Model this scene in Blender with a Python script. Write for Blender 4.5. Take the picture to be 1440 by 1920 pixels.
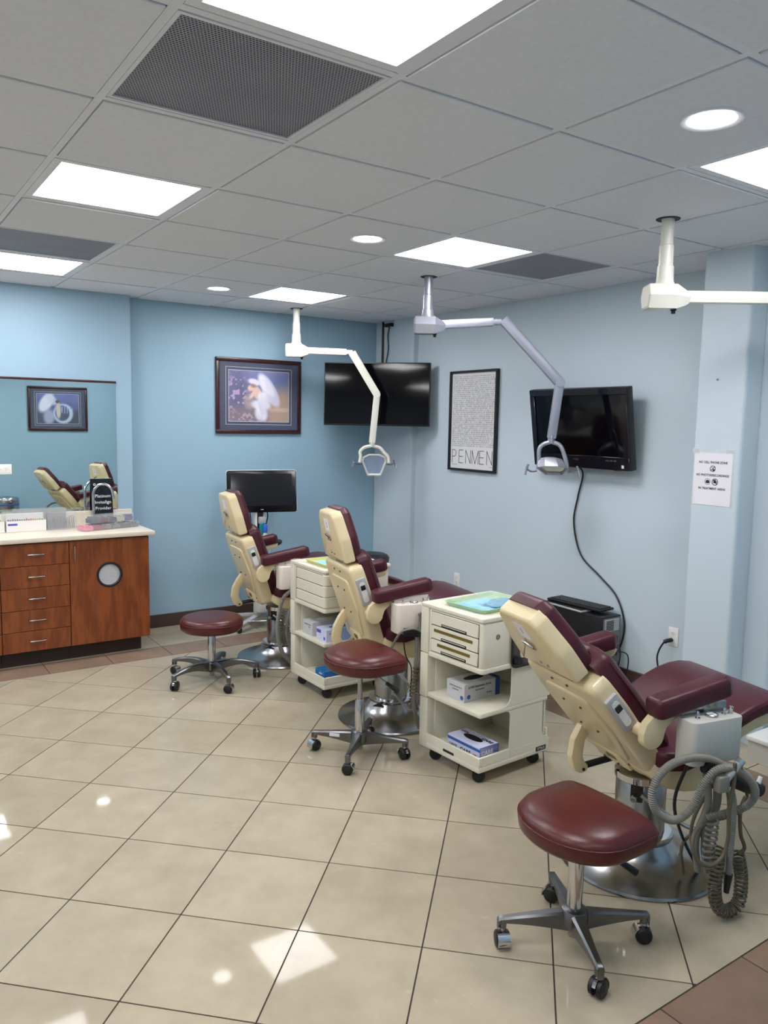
import bpy, bmesh, math, random
from mathutils import Vector, Matrix

for o in list(bpy.data.objects):
    bpy.data.objects.remove(o, do_unlink=True)
S = bpy.context.scene
COL = S.collection
PI = math.pi
random.seed(7)

# ------------------------------------------------------------------ camera
EYE = 1.657          # eye height above the floor
ZC = 2.573           # ceiling height
cam_d = bpy.data.cameras.new('camera')
cam_d.sensor_fit = 'VERTICAL'
cam_d.sensor_height = 36.0
cam_d.lens = 1475.72 / 1920.0 * 36.0
cam_d.clip_start = 0.02
cam = bpy.data.objects.new('camera', cam_d)
COL.objects.link(cam)
YAW, PITCH, ROLL = 0.6021036, 0.1116518, 0.0179005
f0 = Vector((math.sin(YAW), math.cos(YAW), 0)); r0 = Vector((math.cos(YAW), -math.sin(YAW), 0)); u0 = Vector((0, 0, 1))
fw = f0 * math.cos(PITCH) - u0 * math.sin(PITCH)
up = r0.cross(fw)
rt = r0 * math.cos(ROLL) + up * math.sin(ROLL)
up2 = -r0 * math.sin(ROLL) + up * math.cos(ROLL)
M = Matrix((rt, up2, -fw)).transposed().to_4x4()
M.translation = Vector((0, 0, EYE))
cam.matrix_world = M
S.camera = cam

# ------------------------------------------------------------------ light and exposure
S.view_settings.view_transform = 'Standard'
S.view_settings.look = 'None'
S.view_settings.gamma = 1.0
S.view_settings.use_curve_mapping = False
S.view_settings.exposure = 0.1
PANEL_POWER = 20.5       # radiance of the troffer diffusers
CAN_POWER = 26.0         # radiance of the recessed downlights
LIGHT_COL = (1.0, 0.975, 1.0)
W = bpy.data.worlds.new('world'); S.world = W
W.use_nodes = True
W.node_tree.nodes['Background'].inputs[0].default_value = (0.6, 0.66, 0.72, 1)
W.node_tree.nodes['Background'].inputs[1].default_value = 0.05

# ------------------------------------------------------------------ materials
def lin(c):
    c = c / 255.0
    return c / 12.92 if c <= 0.04045 else ((c + 0.055) / 1.055) ** 2.4
def rgb(r, g, b):
    return (lin(r), lin(g), lin(b), 1.0)

MATS = {}
def mat(name, col, rough=0.5, metal=0.0, var=0.06, scale=8.0, bump=0.0, bscale=200.0, spec=0.5, coat=0.0,
        trans=0.0, emit=None, estr=0.0, stretch=None, alpha=1.0, rvar=0.0, rand=0.0):
    """procedural material: base colour with noise variation, optional bump, optional per-object shift"""
    if name in MATS:
        return MATS[name]
    m = bpy.data.materials.new(name); m.use_nodes = True
    nt = m.node_tree; N = nt.nodes; Lk = nt.links
    b = N['Principled BSDF']
    b.inputs['Roughness'].default_value = rough
    b.inputs['Metallic'].default_value = metal
    b.inputs['Specular IOR Level'].default_value = spec
    b.inputs['Coat Weight'].default_value = coat
    b.inputs['Coat Roughness'].default_value = 0.06
    b.inputs['Transmission Weight'].default_value = trans
    b.inputs['Alpha'].default_value = alpha
    tc = N.new('ShaderNodeTexCoord')
    src = tc.outputs['Object']
    if stretch:
        mp = N.new('ShaderNodeMapping'); mp.inputs['Scale'].default_value = stretch
        Lk.new(src, mp.inputs['Vector']); src = mp.outputs['Vector']
    nz = N.new('ShaderNodeTexNoise'); nz.inputs['Scale'].default_value = scale; nz.inputs['Detail'].default_value = 4
    Lk.new(src, nz.inputs['Vector'])
    r = N.new('ShaderNodeValToRGB')
    c = col
    r.color_ramp.elements[0].position = 0.3; r.color_ramp.elements[1].position = 0.7
    r.color_ramp.elements[0].color = (c[0] * (1 - var), c[1] * (1 - var), c[2] * (1 - var), 1)
    r.color_ramp.elements[1].color = (min(1, c[0] * (1 + var)), min(1, c[1] * (1 + var)), min(1, c[2] * (1 + var)), 1)
    Lk.new(nz.outputs['Fac'], r.inputs['Fac'])
    out = r.outputs['Color']
    if rand:
        oi = N.new('ShaderNodeObjectInfo'); hs = N.new('ShaderNodeHueSaturation')
        mr = N.new('ShaderNodeMapRange')
        mr.inputs['To Min'].default_value = 1 - rand; mr.inputs['To Max'].default_value = 1 + rand
        Lk.new(oi.outputs['Random'], mr.inputs['Value']); Lk.new(mr.outputs['Result'], hs.inputs['Value'])
        Lk.new(out, hs.inputs['Color']); out = hs.outputs['Color']
    Lk.new(out, b.inputs['Base Color'])
    if rvar:
        mr = N.new('ShaderNodeMapRange')
        mr.inputs['To Min'].default_value = max(0.0, rough - rvar); mr.inputs['To Max'].default_value = rough + rvar
        Lk.new(nz.outputs['Fac'], mr.inputs['Value']); Lk.new(mr.outputs['Result'], b.inputs['Roughness'])
    if bump:
        n2 = N.new('ShaderNodeTexNoise'); n2.inputs['Scale'].default_value = bscale; n2.inputs['Detail'].default_value = 3
        Lk.new(tc.outputs['Object'], n2.inputs['Vector'])
        bp = N.new('ShaderNodeBump'); bp.inputs['Strength'].default_value = bump; bp.inputs['Distance'].default_value = 0.002
        Lk.new(n2.outputs['Fac'], bp.inputs['Height']); Lk.new(bp.outputs['Normal'], b.inputs['Normal'])
    if emit:
        b.inputs['Emission Color'].default_value = emit; b.inputs['Emission Strength'].default_value = estr
    MATS[name] = m
    return m

def wood(name, c1, c2, rough=0.38):
    if name in MATS: return MATS[name]
    m = bpy.data.materials.new(name); m.use_nodes = True
    nt = m.node_tree; N = nt.nodes; Lk = nt.links; b = N['Principled BSDF']
    b.inputs['Roughness'].default_value = rough
    tc = N.new('ShaderNodeTexCoord')
    oi = N.new('ShaderNodeObjectInfo')
    mp = N.new('ShaderNodeMapping'); mp.inputs['Scale'].default_value = (1.0, 1.0, 0.16)
    Lk.new(tc.outputs['Object'], mp.inputs['Vector'])
    sc = N.new('ShaderNodeVectorMath'); sc.operation = 'ADD'
    cb = N.new('ShaderNodeCombineXYZ'); mu = N.new('ShaderNodeMath'); mu.operation = 'MULTIPLY'; mu.inputs[1].default_value = 7.0
    Lk.new(oi.outputs['Random'], mu.inputs[0]); Lk.new(mu.outputs[0], cb.inputs['X']); Lk.new(mu.outputs[0], cb.inputs['Y'])
    Lk.new(mp.outputs['Vector'], sc.inputs[0]); Lk.new(cb.outputs[0], sc.inputs[1])
    n1 = N.new('ShaderNodeTexNoise'); n1.inputs['Scale'].default_value = 4.5; n1.inputs['Detail'].default_value = 2; n1.inputs['Distortion'].default_value = 0.8
    Lk.new(sc.outputs[0], n1.inputs['Vector'])
    wv = N.new('ShaderNodeMath'); wv.operation = 'MULTIPLY'; wv.inputs[1].default_value = 38.0
    Lk.new(n1.outputs['Fac'], wv.inputs[0])
    sn = N.new('ShaderNodeMath'); sn.operation = 'SINE'; Lk.new(wv.outputs[0], sn.inputs[0])
    n2 = N.new('ShaderNodeTexNoise'); n2.inputs['Scale'].default_value = 60; n2.inputs['Detail'].default_value = 4
    Lk.new(sc.outputs[0], n2.inputs['Vector'])
    ad = N.new('ShaderNodeMath'); ad.operation = 'MULTIPLY_ADD'; ad.inputs[1].default_value = 0.16
    Lk.new(sn.outputs[0], ad.inputs[0]); Lk.new(n2.outputs['Fac'], ad.inputs[2])
    r = N.new('ShaderNodeValToRGB'); r.color_ramp.elements[0].position = 0.3; r.color_ramp.elements[1].position = 0.72
    r.color_ramp.elements[0].color = c1; r.color_ramp.elements[1].color = c2
    Lk.new(ad.outputs[0], r.inputs['Fac']); Lk.new(r.outputs['Color'], b.inputs['Base Color'])
    MATS[name] = m
    return m

def vcol_mat(name, rough=0.25):
    if name in MATS: return MATS[name]
    m = bpy.data.materials.new(name); m.use_nodes = True
    N = m.node_tree.nodes; b = N['Principled BSDF']; b.inputs['Roughness'].default_value = rough
    a = N.new('ShaderNodeVertexColor'); a.layer_name = 'print'
    m.node_tree.links.new(a.outputs['Color'], b.inputs['Base Color'])
    MATS[name] = m
    return m

def emis(name, col, strength):
    if name in MATS: return MATS[name]
    m = bpy.data.materials.new(name); m.use_nodes = True
    nt = m.node_tree; nt.nodes.remove(nt.nodes['Principled BSDF'])
    e = nt.nodes.new('ShaderNodeEmission'); e.inputs[0].default_value = (*col, 1); e.inputs[1].default_value = strength
    nt.links.new(e.outputs[0], nt.nodes['Material Output'].inputs[0])
    MATS[name] = m
    return m

def tile_mat(name, c1, c2, rough):
    """polished porcelain: cloudy, finely speckled, each tile its own shade"""
    if name in MATS: return MATS[name]
    m = bpy.data.materials.new(name); m.use_nodes = True
    nt = m.node_tree; N = nt.nodes; Lk = nt.links; b = N['Principled BSDF']
    b.inputs['Specular IOR Level'].default_value = 0.10
    tc = N.new('ShaderNodeTexCoord'); oi = N.new('ShaderNodeObjectInfo')
    mu = N.new('ShaderNodeMath'); mu.operation = 'MULTIPLY'; mu.inputs[1].default_value = 31.0
    Lk.new(oi.outputs['Random'], mu.inputs[0])
    ad = N.new('ShaderNodeVectorMath'); ad.operation = 'ADD'
    Lk.new(tc.outputs['Object'], ad.inputs[0]); Lk.new(mu.outputs[0], ad.inputs[1])
    n1 = N.new('ShaderNodeTexNoise'); n1.inputs['Scale'].default_value = 5.0; n1.inputs['Detail'].default_value = 7; n1.inputs['Roughness'].default_value = 0.62
    Lk.new(ad.outputs[0], n1.inputs['Vector'])
    r = N.new('ShaderNodeValToRGB'); r.color_ramp.elements[0].position = 0.25; r.color_ramp.elements[1].position = 0.75
    r.color_ramp.elements[0].color = c1; r.color_ramp.elements[1].color = c2
    Lk.new(n1.outputs['Fac'], r.inputs['Fac'])
    hs = N.new('ShaderNodeHueSaturation'); mr = N.new('ShaderNodeMapRange')
    mr.inputs['To Min'].default_value = 0.95; mr.inputs['To Max'].default_value = 1.05
    Lk.new(oi.outputs['Random'], mr.inputs['Value']); Lk.new(mr.outputs['Result'], hs.inputs['Value']); Lk.new(r.outputs['Color'], hs.inputs['Color'])
    n3 = N.new('ShaderNodeTexNoise'); n3.inputs['Scale'].default_value = 26; n3.inputs['Detail'].default_value = 5
    Lk.new(ad.outputs[0], n3.inputs['Vector'])
    r3 = N.new('ShaderNodeValToRGB'); r3.color_ramp.elements[0].position = 0.68; r3.color_ramp.elements[1].position = 0.8
    r3.color_ramp.elements[0].color = (0, 0, 0, 1); r3.color_ramp.elements[1].color = (0.35, 0.35, 0.35, 1)
    Lk.new(n3.outputs['Fac'], r3.inputs['Fac'])
    mx = N.new('ShaderNodeMix'); mx.data_type = 'RGBA'; mx.inputs['B'].default_value = (c2[0] * 1.25, c2[1] * 1.25, c2[2] * 1.25, 1)
    Lk.new(r3.outputs['Color'], mx.inputs['Factor']); Lk.new(hs.outputs['Color'], mx.inputs['A'])
    Lk.new(mx.outputs['Result'], b.inputs['Base Color'])
    mr2 = N.new('ShaderNodeMapRange'); mr2.inputs['To Min'].default_value = rough * 0.6; mr2.inputs['To Max'].default_value = rough * 1.5
    Lk.new(n1.outputs['Fac'], mr2.inputs['Value']); Lk.new(mr2.outputs['Result'], b.inputs['Roughness'])
    MATS[name] = m
    return m

def perf_mat(name):
    """perforated return-air sheet: staggered round holes, dark behind"""
    if name in MATS: return MATS[name]
    m = bpy.data.materials.new(name); m.use_nodes = True
    nt = m.node_tree; N = nt.nodes; Lk = nt.links; b = N['Principled BSDF']; b.inputs['Roughness'].default_value = 0.5
    tc = N.new('ShaderNodeTexCoord')
    sp = N.new('ShaderNodeSeparateXYZ'); Lk.new(tc.outputs['Object'], sp.inputs[0])
    def mth(op, a, bb=None, c=None):
        n = N.new('ShaderNodeMath'); n.operation = op
        for i, v in enumerate((a, bb, c)):
            if v is None: continue
            if isinstance(v, (int, float)): n.inputs[i].default_value = v
            else: Lk.new(v, n.inputs[i])
        return n.outputs[0]
    P = 110.0
    y = mth('MULTIPLY', sp.outputs['Y'], P)
    row = mth('FLOOR', y)
    off = mth('MULTIPLY', mth('MODULO', mth('ABSOLUTE', row), 2.0), 0.5)
    x = mth('ADD', mth('MULTIPLY', sp.outputs['X'], P), off)
    fx = mth('SUBTRACT', mth('FRACT', x), 0.5); fy = mth('SUBTRACT', mth('FRACT', y), 0.5)
    d = mth('SQRT', mth('ADD', mth('MULTIPLY', fx, fx), mth('MULTIPLY', fy, fy)))
    hole = mth('LESS_THAN', d, 0.4)
    nz = N.new('ShaderNodeTexNoise'); nz.inputs['Scale'].default_value = 5
    Lk.new(tc.outputs['Object'], nz.inputs['Vector'])
    r = N.new('ShaderNodeValToRGB'); r.color_ramp.elements[0].color = rgb(150, 150, 162); r.color_ramp.elements[1].color = rgb(184, 184, 194)
    Lk.new(nz.outputs['Fac'], r.inputs['Fac'])
    mx = N.new('ShaderNodeMix'); mx.data_type = 'RGBA'; mx.inputs['B'].default_value = rgb(54, 54, 66)
    Lk.new(hole, mx.inputs['Factor']); Lk.new(r.outputs['Color'], mx.inputs['A'])
    Lk.new(mx.outputs['Result'], b.inputs['Base Color'])
    MATS[name] = m
    return m

def clear_mat(name, col=(1, 1, 1), mixf=0.25, rough=0.08):
    """clear thin plastic: mostly see-through with a gloss"""
    if name in MATS: return MATS[name]
    m = bpy.data.materials.new(name); m.use_nodes = True
    nt = m.node_tree; N = nt.nodes; Lk = nt.links; b = N['Principled BSDF']
    b.inputs['Base Color'].default_value = (*col, 1); b.inputs['Roughness'].default_value = rough
    t = N.new('ShaderNodeBsdfTransparent'); mx = N.new('ShaderNodeMixShader')
    nz = N.new('ShaderNodeTexNoise'); nz.inputs['Scale'].default_value = 14
    mr = N.new('ShaderNodeMapRange'); mr.inputs['To Min'].default_value = mixf * 0.7; mr.inputs['To Max'].default_value = mixf * 1.3
    Lk.new(nz.outputs['Fac'], mr.inputs['Value']); Lk.new(mr.outputs['Result'], mx.inputs[0])
    Lk.new(t.outputs[0], mx.inputs[1]); Lk.new(b.outputs[0], mx.inputs[2])
    Lk.new(mx.outputs[0], N['Material Output'].inputs[0])
    MATS[name] = m
    return m

# ------------------------------------------------------------------ object helpers
def link(name, me, m=None, parent=None, smooth=True, angle=38):
    me.name = name
    if smooth and len(me.polygons):
        me.polygons.foreach_set('use_smooth', [True] * len(me.polygons))
        me.set_sharp_from_angle(angle=math.radians(angle))
    if m is not None:
        me.materials.clear(); me.materials.append(m)
    o = bpy.data.objects.new(name, me); COL.objects.link(o)
    if parent is not None: o.parent = parent
    return o
def mk(name, bm, m, parent=None, smooth=True, angle=38):
    bmesh.ops.recalc_face_normals(bm, faces=bm.faces[:])
    me = bpy.data.meshes.new(name); bm.to_mesh(me); bm.free()
    return link(name, me, m, parent, smooth, angle)
def thing(name, label, cat, loc=(0, 0, 0), rz=0.0, group=None):
    o = bpy.data.objects.new(name, None); COL.objects.link(o)
    o.location = loc; o.rotation_euler = (0, 0, rz); o.empty_display_size = 0.1
    o['label'] = label; o['category'] = cat
    if group: o['group'] = group
    return o
def tag(o, label, cat, group=None):
    o['label'] = label; o['category'] = cat
    if group: o['group'] = group
    return o
def struct(o, label=None):
    o['kind'] = 'structure'
    if label: o['label'] = label
    return o

# ------------------------------------------------------------------ shape helpers
def nb(): return bmesh.new()
def box(bm, x0, x1, y0, y1, z0, z1, bev=0.0, seg=2, mx=None):
    if bev <= 0:
        co = [Vector((x, y, z)) for z in (z0, z1) for y in (y0, y1) for x in (x0, x1)]
        vs = [bm.verts.new(mx @ c if mx is not None else c) for c in co]
        for q in ((0, 2, 3, 1), (4, 5, 7, 6), (0, 1, 5, 4), (2, 6, 7, 3), (0, 4, 6, 2), (1, 3, 7, 5)):
            bm.faces.new([vs[i] for i in q])
        return bm
    r = bmesh.ops.create_cube(bm, size=1.0)
    vs = r['verts']
    for v in vs:
        v.co = Vector(((x0 + x1) / 2 + v.co.x * (x1 - x0), (y0 + y1) / 2 + v.co.y * (y1 - y0), (z0 + z1) / 2 + v.co.z * (z1 - z0)))
    if bev > 0:
        es = list({e for v in vs for e in v.link_edges})
        rr = bmesh.ops.bevel(bm, geom=es, offset=bev, segments=seg, profile=0.5, affect='EDGES', clamp_overlap=True)
        vs = list({v for f in rr['faces'] for v in f.verts} | {v for v in vs if v.is_valid})
    if mx is not None:
        bmesh.ops.transform(bm, matrix=mx, verts=vs)
    return bm
def boxo(name, x0, x1, y0, y1, z0, z1, m, parent=None, bev=0.0, seg=2, mx=None):
    return mk(name, box(nb(), x0, x1, y0, y1, z0, z1, bev, seg, mx), m, parent)
def lathe(bm, prof, n=32, mx=None, cap=True):
    """prof: list of (r, z)"""
    rings = []
    for r, z in prof:
        if r < 1e-6:
            rings.append([bm.verts.new((0, 0, z))])
        else:
            rings.append([bm.verts.new((r * math.cos(2 * PI * i / n), r * math.sin(2 * PI * i / n), z)) for i in range(n)])
    vs = [v for rg in rings for v in rg]
    for a, b in zip(rings, rings[1:]):
        for i in range(n):
            j = (i + 1) % n
            if len(a) == 1 and len(b) == 1: continue
            if len(a) == 1: bm.faces.new((a[0], b[j], b[i]))
            elif len(b) == 1: bm.faces.new((a[i], a[j], b[0]))
            else: bm.faces.new((a[i], a[j], b[j], b[i]))
    if cap:
        if len(rings[0]) > 1: bm.faces.new(list(reversed(rings[0])))
        if len(rings[-1]) > 1: bm.faces.new(rings[-1])
    if mx is not None:
        for v in vs: v.co = mx @ v.co
    return bm
def cyl_between(bm, a, b, r, n=14, r2=None):
    a = Vector(a); b = Vector(b); d = b - a
    q = d.to_track_quat('Z', 'Y').to_matrix().to_4x4(); q.translation = a
    return lathe(bm, [(r, 0), (r2 if r2 is not None else r, d.length)], n, q)
def smooth_path(pts, k=6):
    P = [Vector(p) for p in pts]
    if len(P) < 3: return P
    out = []
    for i in range(len(P) - 1):
        p0 = P[i - 1] if i > 0 else P[0] * 2 - P[1]
        p1, p2 = P[i], P[i + 1]
        p3 = P[i + 2] if i + 2 < len(P) else P[-1] * 2 - P[-2]
        for j in range(k):
            t = j / k
            out.append(0.5 * ((2 * p1) + (p2 - p0) * t + (2 * p0 - 5 * p1 + 4 * p2 - p3) * t * t + (3 * p1 - p0 - 3 * p2 + p3) * t ** 3))
    out.append(P[-1])
    return out
def tube(bm, pts, r, n=8, sm=6, radii=None, flat=1.0):
    """swept tube; flat squashes the section"""
    P = smooth_path(pts, sm) if sm else [Vector(p) for p in pts]
    rings = []
    t0 = (P[1] - P[0]).normalized()
    ref = Vector((0, 0, 1)) if abs(t0.z) < 0.9 else Vector((1, 0, 0))
    nrm = (ref - t0 * ref.dot(t0)).normalized()
    for i, p in enumerate(P):
        t = (P[min(i + 1, len(P) - 1)] - P[max(i - 1, 0)])
        t = t.normalized() if t.length > 1e-9 else t0
        nrm = (nrm - t * nrm.dot(t)).normalized()
        bn = t.cross(nrm)
        rr = r if radii is None else radii[min(len(radii) - 1, int(i * len(radii) / len(P)))]
        if callable(r): rr = r(i / (len(P) - 1))
        rings.append([bm.verts.new(p + nrm * (rr * math.cos(2 * PI * k / n)) + bn * (rr * flat * math.sin(2 * PI * k / n))) for k in range(n)])
    for a, b in zip(rings, rings[1:]):
        for k in range(n):
            bm.faces.new((a[k], a[(k + 1) % n], b[(k + 1) % n], b[k]))
    bm.faces.new(list(reversed(rings[0]))); bm.faces.new(rings[-1])
    return bm
def tubeo(name, pts, r, m, parent=None, n=8, sm=6, flat=1.0):
    return mk(name, tube(nb(), pts, r, n, sm, flat=flat), m, parent, angle=60)
def resample(P, step):
    out = [P[0]]; acc = 0.0
    for a, b in zip(P, P[1:]):
        L = (b - a).length; d = step - acc
        while d <= L and L > 1e-9:
            out.append(a + (b - a) * (d / L)); d += step
        acc = (acc + L) % step if L > 0 else acc
    return out
def corrugated(bm, pts, r, pitch=0.007, n=10):
    P = resample(smooth_path(pts, 10), pitch / 2)
    rad = [r if i % 2 == 0 else r * 0.78 for i in range(len(P))]
    rings = []
    t0 = (P[1] - P[0]).normalized(); ref = Vector((0, 0, 1)) if abs(t0.z) < 0.9 else Vector((1, 0, 0))
    nrm = (ref - t0 * ref.dot(t0)).normalized()
    for i, p in enumerate(P):
        t = (P[min(i + 1, len(P) - 1)] - P[max(i - 1, 0)]).normalized()
        nrm = (nrm - t * nrm.dot(t)).normalized(); bn = t.cross(nrm)
        rings.append([bm.verts.new(p + nrm * (rad[i] * math.cos(2 * PI * k / n)) + bn * (rad[i] * math.sin(2 * PI * k / n))) for k in range(n)])
    for a, b in zip(rings, rings[1:]):
        for k in range(n): bm.faces.new((a[k], a[(k + 1) % n], b[(k + 1) % n], b[k]))
    bm.faces.new(list(reversed(rings[0]))); bm.faces.new(rings[-1])
    return bm
def coil_pts(pts, R, turns, per=12):
    P = smooth_path(pts, 12)
    L = [0.0]
    for a, b in zip(P, P[1:]): L.append(L[-1] + (b - a).length)
    tot = L[-1]; out = []
    nrm = None
    N_ = turns * per
    k = 0
    for i in range(N_ + 1):
        s = tot * i / N_
        while k < len(L) - 2 and L[k + 1] < s: k += 1
        f = (s - L[k]) / max(1e-9, L[k + 1] - L[k]); p = P[k].lerp(P[k + 1], f)
        t = (P[k + 1] - P[k]).normalized()
        if nrm is None:
            ref = Vector((0, 1, 0)); nrm = (ref - t * ref.dot(t)).normalized()
        nrm = (nrm - t * nrm.dot(t)).normalized(); bn = t.cross(nrm); a = 2 * PI * i / per
        out.append(p + nrm * R * math.cos(a) + bn * R * math.sin(a))
    return out
def rpoly(pts, r, n=5):
    """round the corners of a 2-D polygon; r scalar or list"""
    out = []; m_ = len(pts)
    for i in range(m_):
        p = Vector(pts[i]); a = Vector(pts[i - 1]); b = Vector(pts[(i + 1) % m_])
        rr = r[i] if isinstance(r, (list, tuple)) else r
        if rr <= 0: out.append((p.x, p.y)); continue
        da = (a - p); db = (b - p)
        ang = da.angle(db); d = min(rr / math.tan(ang / 2), da.length * 0.49, db.length * 0.49)
        s = p + da.normalized() * d; e = p + db.normalized() * d
        for k in range(n + 1):
            t = k / n
            q = s * (1 - t) ** 2 + p * 2 * t * (1 - t) + e * t * t
            out.append((q.x, q.y))
    return out
def rrect(x0, x1, y0, y1, r, n=5): return rpoly([(x0, y0), (x1, y0), (x1, y1), (x0, y1)], r, n)
def prism(bm, outline, z0, z1, bev=0.0, seg=3, mx=None, bev0=None):
    """extrude a 2-D outline from z0 to z1; bev rounds the z1 rim, bev0 the z0 rim"""
    if bev0 is None: bev0 = bev
    n = len(outline)
    cx = sum(p[0] for p in outline) / n; cy = sum(p[1] for p in outline) / n
    area = sum(outline[i][0] * outline[(i + 1) % n][1] - outline[(i + 1) % n][0] * outline[i][1] for i in range(n))
    if area < 0: outline = list(reversed(outline))
    def inset(d):
        if d <= 0: return outline
        res = []
        for i in range(n):
            p = Vector(outline[i]); a = Vector(outline[i - 1]); b = Vector(outline[(i + 1) % n])
            e1 = (p - a); e2 = (b - p)
            if e1.length < 1e-9: e1 = e2
            if e2.length < 1e-9: e2 = e1
            e1.normalize(); e2.normalize()
            n1 = Vector((-e1.y, e1.x)); n2 = Vector((-e2.y, e2.x)); nn = n1 + n2
            if nn.length < 1e-6: nn = n1
            nn.normalize(); c = max(0.35, nn.dot(n1))
            q = p + nn * (d / c); res.append((q.x, q.y))
        return res
    levels = []
    if bev0 > 0:
        for k in range(seg + 1):
            a = PI / 2 * k / seg
            levels.append((inset(bev0 * (1 - math.sin(a))), z0 + bev0 * (1 - math.cos(a))))
    else: levels.append((outline, z0))
    if bev > 0:
        for k in range(seg + 1):
            a = PI / 2 * k / seg
            levels.append((inset(bev * (1 - math.cos(a))), z1 - bev * (1 - math.sin(a))))
    else: levels.append((outline, z1))
    rings = [[bm.verts.new((p[0], p[1], z)) for p in ol] for ol, z in levels]
    for a, b in zip(rings, rings[1:]):
        for i in range(n):
            j = (i + 1) % n
            bm.faces.new((a[i], a[j], b[j], b[i]))
    bm.faces.new(list(reversed(rings[0]))); bm.faces.new(rings[-1])
    if mx is not None:
        for rg in rings:
            for v in rg: v.co = mx @ v.co
    return bm
def prismo(name, outline, z0, z1, m, parent=None, bev=0.0, seg=3, mx=None, bev0=None):
    return mk(name, prism(nb(), outline, z0, z1, bev, seg, mx, bev0), m, parent)
def basis(o, x, y, z):
    mx = Matrix((Vector(x), Vector(y), Vector(z))).transposed().to_4x4(); mx.translation = Vector(o); return mx
# XZ-profile extruded along Y: local (x,y)->(u,z), local z -> world -y.. mapping
def prof_mx(w=0.0): return basis((0, w, 0), (1, 0, 0), (0, 0, 1), (0, 1, 0))
def loft(bm, outline, levels, mx=None):
    """levels: (scale, z) rings of the outline about its centre, closed at both ends"""
    n = len(outline); cx = sum(p[0] for p in outline) / n; cy = sum(p[1] for p in outline) / n
    rings = []
    for s, z in levels:
        if s < 1e-6: rings.append([bm.verts.new((cx, cy, z))])
        else: rings.append([bm.verts.new((cx + (p[0] - cx) * s, cy + (p[1] - cy) * s, z)) for p in outline])
    for a, b in zip(rings, rings[1:]):
        for i in range(n):
            j = (i + 1) % n
            if len(a) == 1: bm.faces.new((a[0], b[j], b[i]))
            elif len(b) == 1: bm.faces.new((a[i], a[j], b[0]))
            else: bm.faces.new((a[i], a[j], b[j], b[i]))
    if len(rings[0]) > 1: bm.faces.new(list(reversed(rings[0])))
    if len(rings[-1]) > 1: bm.faces.new(rings[-1])
    if mx is not None:
        for rg in rings:
            for v in rg: v.co = mx @ v.co
    return bm
def sections(bm, st, r=.03, n=4, mx=None):
    """body lofted along x through rounded-rectangle sections (x, z_bottom, z_top, half_width)"""
    rings = []
    for x, zb, zt, hw in st:
        rr = min(r, (zt - zb) * .48, hw * .48)
        ol = rpoly([(-hw, zb), (hw, zb), (hw, zt), (-hw, zt)], [rr * .6, rr * .6, rr, rr], n)
        rings.append([bm.verts.new((x, p[0], p[1])) for p in ol])
    for a, b in zip(rings, rings[1:]):
        k = len(a)
        for i in range(k): bm.faces.new((a[i], a[(i + 1) % k], b[(i + 1) % k], b[i]))
    bm.faces.new(list(reversed(rings[0]))); bm.faces.new(rings[-1])
    return bm
def circ(r, n=36, cx=0.0, cy=0.0): return [(cx + r * math.cos(2 * PI * i / n), cy + r * math.sin(2 * PI * i / n)) for i in range(n)]
def text(name, s, size, m, parent, mx, align='CENTER', thick=0.0004, bold=0.0, sx=1.0):
    cu = bpy.data.curves.new(name, 'FONT'); cu.body = s; cu.size = size; cu.align_x = align; cu.align_y = 'CENTER'
    cu.extrude = thick; cu.offset = bold; cu.resolution_u = 3
    t = bpy.data.objects.new(name + '_tmp', cu); COL.objects.link(t)
    dg = bpy.context.evaluated_depsgraph_get()
    me = bpy.data.meshes.new_from_object(t.evaluated_get(dg))
    bpy.data.objects.remove(t, do_unlink=True); bpy.data.curves.remove(cu)
    me.transform(mx @ Matrix.Diagonal((sx, 1, 1, 1)))
    return link(name, me, m, parent, smooth=False)
def clip_poly(poly, x0, x1, y0, y1):
    def cl(P, f, isec):
        out = []
        for i in range(len(P)):
            a, b = P[i - 1], P[i]
            fa, fb = f(a), f(b)
            if fb:
                if not fa: out.append(isec(a, b))
                out.append(b)
            elif fa: out.append(isec(a, b))
        return out
    def ix(v): return lambda a, b: (v, a[1] + (b[1] - a[1]) * (v - a[0]) / (b[0] - a[0]))
    def iy(v): return lambda a, b: (a[0] + (b[0] - a[0]) * (v - a[1]) / (b[1] - a[1]), v)
    P = poly
    for f, g in ((lambda p: p[0] >= x0, ix(x0)), (lambda p: p[0] <= x1, ix(x1)), (lambda p: p[1] >= y0, iy(y0)), (lambda p: p[1] <= y1, iy(y1))):
        if not P: return []
        P = cl(P, f, g)
    return P
def parea(P): return abs(sum(P[i - 1][0] * P[i][1] - P[i][0] * P[i - 1][1] for i in range(len(P)))) / 2 if P else 0

# ------------------------------------------------------------------ palette
M_WALLA = mat('wall_paint_blue_shaded', rgb(150, 183, 202), 0.55, var=0.02, scale=1.2, bump=0.12, bscale=160)  # same wall paint, with the darker look under grazing light put into its colour
M_WALLM = mat('wall_paint_blue_dimmed', rgb(150, 180, 199), 0.55, var=0.02, scale=1.2, bump=0.12, bscale=160)  # same paint again, the mirror wall's weaker light put into its colour
M_WALL = mat('wall_paint_pale_blue', rgb(197, 212, 220), 0.55, var=0.02, scale=1.2, bump=0.12, bscale=160)
M_WHITE = mat('white_plastic', rgb(232, 232, 228), 0.35, var=0.02)
M_LAMPW = mat('lamp_enamel_white', rgb(226, 226, 214), 0.32, var=0.02)
M_LAMPS = mat('lamp_enamel_silver', rgb(168, 172, 184), 0.33, metal=0.55, var=0.03)
M_BEIGE = mat('chair_shell_cream', rgb(220, 203, 162), 0.3, var=0.03, scale=4, coat=0.25)
M_CART = mat('cart_plastic_ivory', rgb(222, 219, 200), 0.42, var=0.03, scale=5)
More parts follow.
